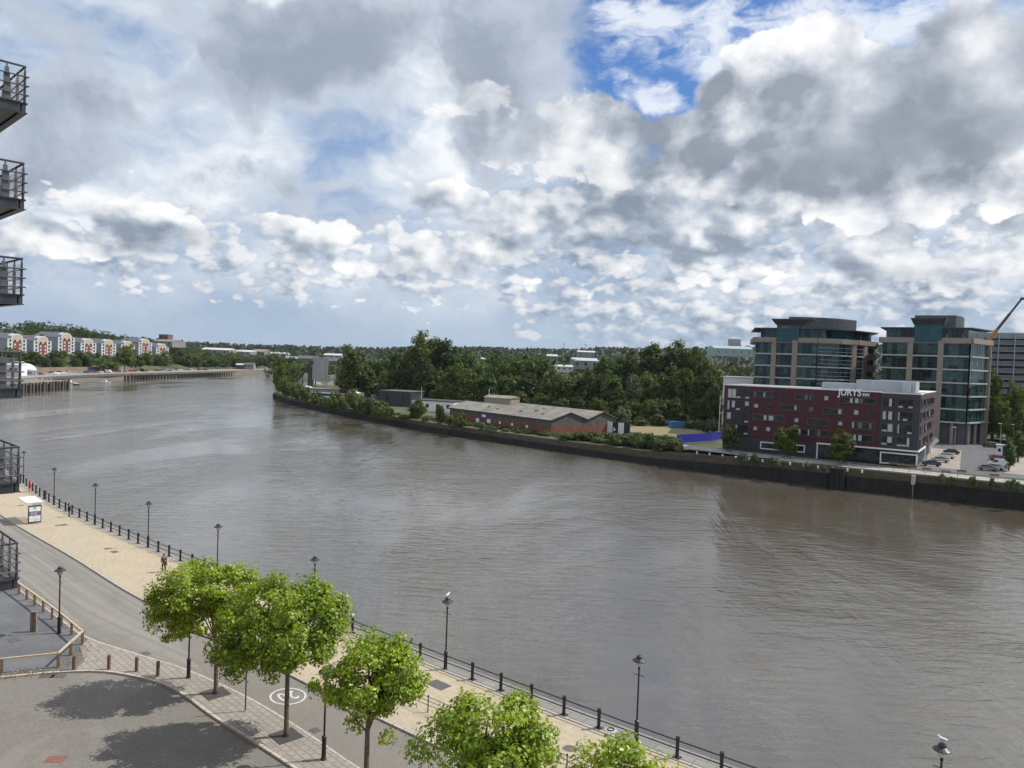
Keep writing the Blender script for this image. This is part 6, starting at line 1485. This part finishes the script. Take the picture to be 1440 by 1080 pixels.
for px, yt, yb, w in ((792, 484, 502, 'floodlight pole far off above the wood, left one'), (823, 485.5, 498, 'floodlight pole far off above the wood, right one')):
    a, c = PY(px, yb, 1500), PY(px, yt, 1500); t = thing('mast', w, 'mast', (a[0], a[1], a[2]-8)); b = MB(); b.lathe([(.5, 0), (.35, c[2]-a[2]+8)], 6); b.build('pole', m_galv, t); b = MB(); b.cbox((0, 0, c[2]-a[2]+8.6), (3, 1, 1.6)); b.build('lights', m_galv, t)
# hills on the skyline
HP = [(-300, 470), (0, 470), (150, 476), (300, 485), (420, 488), (500, 490), (640, 489), (700, 489), (780, 492), (860, 489), (940, 492), (1030, 490), (1120, 494), (1240, 492), (1440, 496), (1900, 500)]
mb = MB(); nA = 90; rad = [(1500, 0), (1900, .35), (2400, .9), (2700, 1.0), (3600, .8), (7000, .5)]; ridge = []
for i in range(nA+1):
    px = -300+2200*i/nA; yt = interp(HP, px)+math.sin(i*1.7)*.6; r = ray(px, hor(px)); a = math.atan2(r[0], r[1]); zr = 22+(hor(px)-yt)*2600/1081.0*math.hypot(r[0], r[1])
    for R_, k in rad: mb.v.append((R_*math.sin(a), R_*math.cos(a), (zr-8)*k if k else -2))
    ridge.append((a, zr-8))
for i in range(nA):
    for j in range(len(rad)-1): k = i*6+j; mb.f.append((k, k+6, k+7, k+1)); mb.m.append(0)
struct(mb, 'hills', mat('wooded_hill', (.030, .045, .022), .98, .35, .012, col2=(.075, .085, .038)))
rng = np.random.default_rng(77); C = []
for i in range(15000):
    f = rng.uniform(0, nA-1e-6); i0 = int(f); a = ridge[i0][0]+(ridge[i0+1][0]-ridge[i0][0])*(f-i0); zr = ridge[i0][1]+(ridge[i0+1][1]-ridge[i0][1])*(f-i0)
    R_ = rng.uniform(1850, 2750); k = interp([(1500, 0), (1900, .35), (2400, .9), (2700, 1.0), (3600, .8)], R_)
    C.append((R_*math.sin(a), R_*math.cos(a), zr*k+rng.uniform(0, 11)))
o = leaf_object('far_woodland', C, np.random.default_rng(1).normal(size=(len(C), 3))+np.array([0, -.4, .8]), 6.5, foliage('far_leaves', (.016, .028, .012), (.05, .07, .025), gloss=.1, trans=.1, cscale=.02, hue=0), rng)
tag(o, 'far off wooded hills along the whole skyline', 'woodland', kind='stuff')
C = []
for i in range(9000):      # town trees on the flat ground between the wood and the hills
    px = rng.uniform(380, 1440); Y = rng.uniform(560, 1800); p = gx(px, Y); C.append((p.x, p.y, (14 if px > 600 else 3)+rng.uniform(0, 9)*(1 if Y > 800 else .8)))
C = [c for c in C if not (c[1] < 720 and c[0] < -60)]
base = np.array(C); C2 = np.repeat(base, 4, 0)+rng.normal(size=(len(base)*4, 3))*np.array([5, 5, 2.5])
o = leaf_object('distant_trees', C2, rng.normal(size=C2.shape)+np.array([0, -.3, .8]), 2.6, foliage('distant_tree_leaves', (.022, .038, .014), (.07, .095, .035), gloss=.1, trans=.15, cscale=.05, hue=0), rng)
tag(o, 'scattered trees covering the flat town land beyond the far bank wood', 'trees', kind='stuff')

# ================================================================== PEOPLE AND GULLS
def skin_mesh(name, verts, edges, radii, m, parent, root=0, sub=1):
    me = bpy.data.meshes.new(name); me.from_pydata(verts, edges, []); o = bpy.data.objects.new(name, me); COL.objects.link(o); o.parent = parent; me.materials.append(m)
    sk = o.modifiers.new('skin', 'SKIN'); sk.use_smooth_shade = True
    lay = me.skin_vertices[0] if me.skin_vertices else None
    if lay is None:
        bpy.context.view_layer.objects.active = o; bpy.ops.object.modifier_remove(modifier='skin'); bpy.ops.object.modifier_add(type='SKIN'); lay = me.skin_vertices[0]
    for i, r in enumerate(radii): lay.data[i].radius = (r, r) if not isinstance(r, tuple) else r
    lay.data[root].use_root = True
    sd = o.modifiers.new('sub', 'SUBSURF'); sd.levels = sub; sd.render_levels = sub
    return o
m_skin = mat('skin', (.42, .25, .18), .6, .1, 6)
def person(label, loc, rz, coat, trousers, shoes, hair, step=.16, bag=None):
    t = thing('person', label, 'person', loc, rz)
    # faces local +x
    V_ = [(0, 0, .94), (.0, 0, 1.12), (.01, 0, 1.32), (.01, 0, 1.46), (.03, 0, 1.54), (.045, 0, 1.66), (.04, 0, 1.735),
          (0, .10, .90), (step*.6, .11, .49), (step*.9, .11, .09), (step*.9+.15, .12, .04), (0, -.10, .90), (-step*.3, -.11, .50), (-step*1.2, -.11, .10), (-step*1.2+.14, -.12, .04),
          (.0, .20, 1.40), (-.04, .25, 1.14), (.06, .25, .92), (.09, .25, .84), (.0, -.20, 1.40), (.05, -.26, 1.15), (.22, -.24, 1.02), (.30, -.22, 1.0)]
    E_ = [(0, 1), (1, 2), (2, 3), (3, 4), (4, 5), (5, 6), (0, 7), (7, 8), (8, 9), (9, 10), (0, 11), (11, 12), (12, 13), (13, 14), (3, 15), (15, 16), (16, 17), (17, 18), (3, 19), (19, 20), (20, 21), (21, 22)]
    r = [.12, .115, .135, .10, .05, .095, .07, .085, .06, .042, .038, .085, .06, .042, .038, .06, .045, .034, .03, .06, .045, .034, .03]
    skin_mesh('body', V_, E_, r, m_skin, t, 0, 2)
    idx = [0, 1, 2, 3, 15, 16, 17, 19, 20, 21]; mp = {k: i for i, k in enumerate(idx)}
    vv = [V_[k] for k in idx]; vv[0] = (0, 0, .84); ee = [(mp[a], mp[b_]) for a, b_ in E_ if a in mp and b_ in mp]
    skin_mesh('jacket', vv, ee, [.165, .155, .17, .12, .08, .065, .055, .08, .065, .055], coat, t, 0, 2)
    idx = [0, 7, 8, 9, 11, 12, 13]; mp = {k: i for i, k in enumerate(idx)}
    skin_mesh('trousers', [V_[k] for k in idx], [(mp[a], mp[b_]) for a, b_ in E_ if a in mp and b_ in mp], [.14, .10, .078, .06, .10, .078, .06], trousers, t, 0, 2)
    for a, c in ((9, 10), (13, 14)): skin_mesh('shoe', [(V_[a][0]-.05, V_[a][1], .045), (V_[c][0]+.02, V_[c][1], .04)], [(0, 1)], [.055, .045], shoes, t)
    skin_mesh('hair', [(-.045, 0, 1.60), (-.03, 0, 1.68), (.005, 0, 1.745), (.05, 0, 1.765)], [(0, 1), (1, 2), (2, 3)], [.075, .10, .098, .06], hair, t, 1, 2)
    for s in (-1, 1):
        hd_ = (.10, .25, .80) if s > 0 else (.34, -.215, .985); 
        for k in range(4): f = MB(); f.tube([(hd_[0], hd_[1]+(k-1.5)*.018, hd_[2]), (hd_[0]+.04, hd_[1]+(k-1.5)*.019, hd_[2]-.045-.006*(k % 2)), (hd_[0]+.035, hd_[1]+(k-1.5)*.018, hd_[2]-.075)], [.011, .010, .007], 5); f.build('finger', m_skin, t)
        f = MB(); f.tube([(hd_[0]-.03, hd_[1]-s*.03, hd_[2]+.03), (hd_[0]+.01, hd_[1]-s*.055, hd_[2]-.01)], [.012, .009], 5); f.build('thumb', m_skin, t)
    f = MB()
    for s in (-1, 1): f.lathe([(.002, -.012), (.011, 0), (.002, .012)], 6, (.137, s*.034, 1.675))
    f.build('eyes', m_black, t); f = MB(); f.tube([(.135, 0, 1.68), (.165, 0, 1.635), (.14, 0, 1.63)], [.008, .015, .008], 5); f.tube([(.132, -.025, 1.60), (.142, 0, 1.60), (.132, .025, 1.60)], .006, 4); f.build('nose_and_mouth', m_skin, t)
    if bag: b_ = MB(); b_.cbox((-.03, .29, .78), (.30, .10, .34)); b_.build('bag', bag, t, bevel=.02)
    return t
brown = mat('brown_jacket', (.10, .055, .032), .9, .4, 9); navy = mat('navy_cloth', (.022, .03, .055), .9, .2, 8); blk = mat('black_cloth', (.012, .012, .013), .9, .2, 8); hairm = mat('dark_hair', (.015, .011, .009), .6)
person('person in a brown patterned jacket, black trousers and white shoes walking beside the railing', (*P(230, 804.5), 0), math.atan2(-.75, .65), brown, blk, m_white, hairm, .14, mat('cream_bag', (.5, .42, .32), .8))
person('person in navy jacket and dark trousers standing near the railing by the shelter', (*P(97, 727), 0), math.atan2(.7, .72), navy, navy, blk, hairm, .06)
m_gull = mat('white_feathers', (.72, .72, .72), .8, .05, 9); m_gullw = mat('grey_feathers', (.33, .35, .38), .8, .1, 9); m_beak = mat('yellow_beak', (.6, .38, .05), .5)
def gull(label, loc, rz, flying=False):
    t = thing('gull', label, 'bird', loc, rz)
    z = .16 if not flying else 0
    skin_mesh('body', [(-.22, 0, z-.01), (-.08, 0, z), (.08, 0, z+.03), (.17, 0, z+.13), (.22, 0, z+.16)], [(0, 1), (1, 2), (2, 3), (3, 4)], [(.025, .015), .075, .075, .045, .042], m_gull, t, 1, 2)
    b = MB(); b.tube([(.25, 0, z+.155), (.30, 0, z+.15), (.32, 0, z+.135)], [.014, .012, .004], 5); b.build('beak', m_beak, t)
    if flying:
        for s in (-1, 1):
            b = MB(); b.add([(.08, s*.05, .05), (.12, s*.32, .17), (0, s*.66, .12), (-.05, s*.3, .12), (-.08, s*.05, .04)], [(0, 1, 2, 3, 4)]); b.add([(.08, s*.05, .035), (.12, s*.32, .155), (0, s*.66, .11), (-.05, s*.3, .105), (-.08, s*.05, .025)], [(4, 3, 2, 1, 0)]); b.build('wing', m_gullw, t)
    else:
        for s in (-1, 1):
            b = MB(); b.add([(.10, s*.07, z+.05), (0, s*.085, z+.05), (-.30, s*.02, z), (-.1, s*.08, z-.05), (.08, s*.08, z-.03)], [(0, 1, 2, 3, 4)]); b.build('wing', m_gullw, t)
            b = MB(); b.tube([(0, s*.03, .10), (.01, s*.03, 0)], .008, 4); b.build('leg', m_beak, t)
    return t
for i, (lx, w, rz) in enumerate(((LAMPS[0], 'white and grey gull perched on the lamp post at the bottom right', 2.6), (LAMPS[2], 'gull perched on the lamp post right of the small bright tree', 1.0))):
    s = near_len(lx); p, _ = at_len(EDGE, s, LE); gull(w, (p.x, p.y, 5.175), rz)
fp_ = PY(267.5, 604, 140); gull('lone gull flying over the middle of the river', fp_, .9, True)
# ================================================================== air
hz = MB(); hz.box(-7600, 7600, -700, 7600, -9.5, 190)
hm = bpy.data.materials.new('thin_haze'); hm.use_nodes = True; t = NT(hm.node_tree); t.n.clear(); out = t.new('ShaderNodeOutputMaterial'); v = t.new('ShaderNodeVolumePrincipled')
v.inputs['Color'].default_value = (.80, .88, 1, 1); v.inputs['Density'].default_value = 0.00003; v.inputs['Anisotropy'].default_value = 0.2; t.l.new(v.outputs[0], out.inputs['Volume'])
USE_HAZE = True
if USE_HAZE: tag(hz.build('haze', hm), 'thin pale blue haze in the distance', 'haze', kind='stuff')
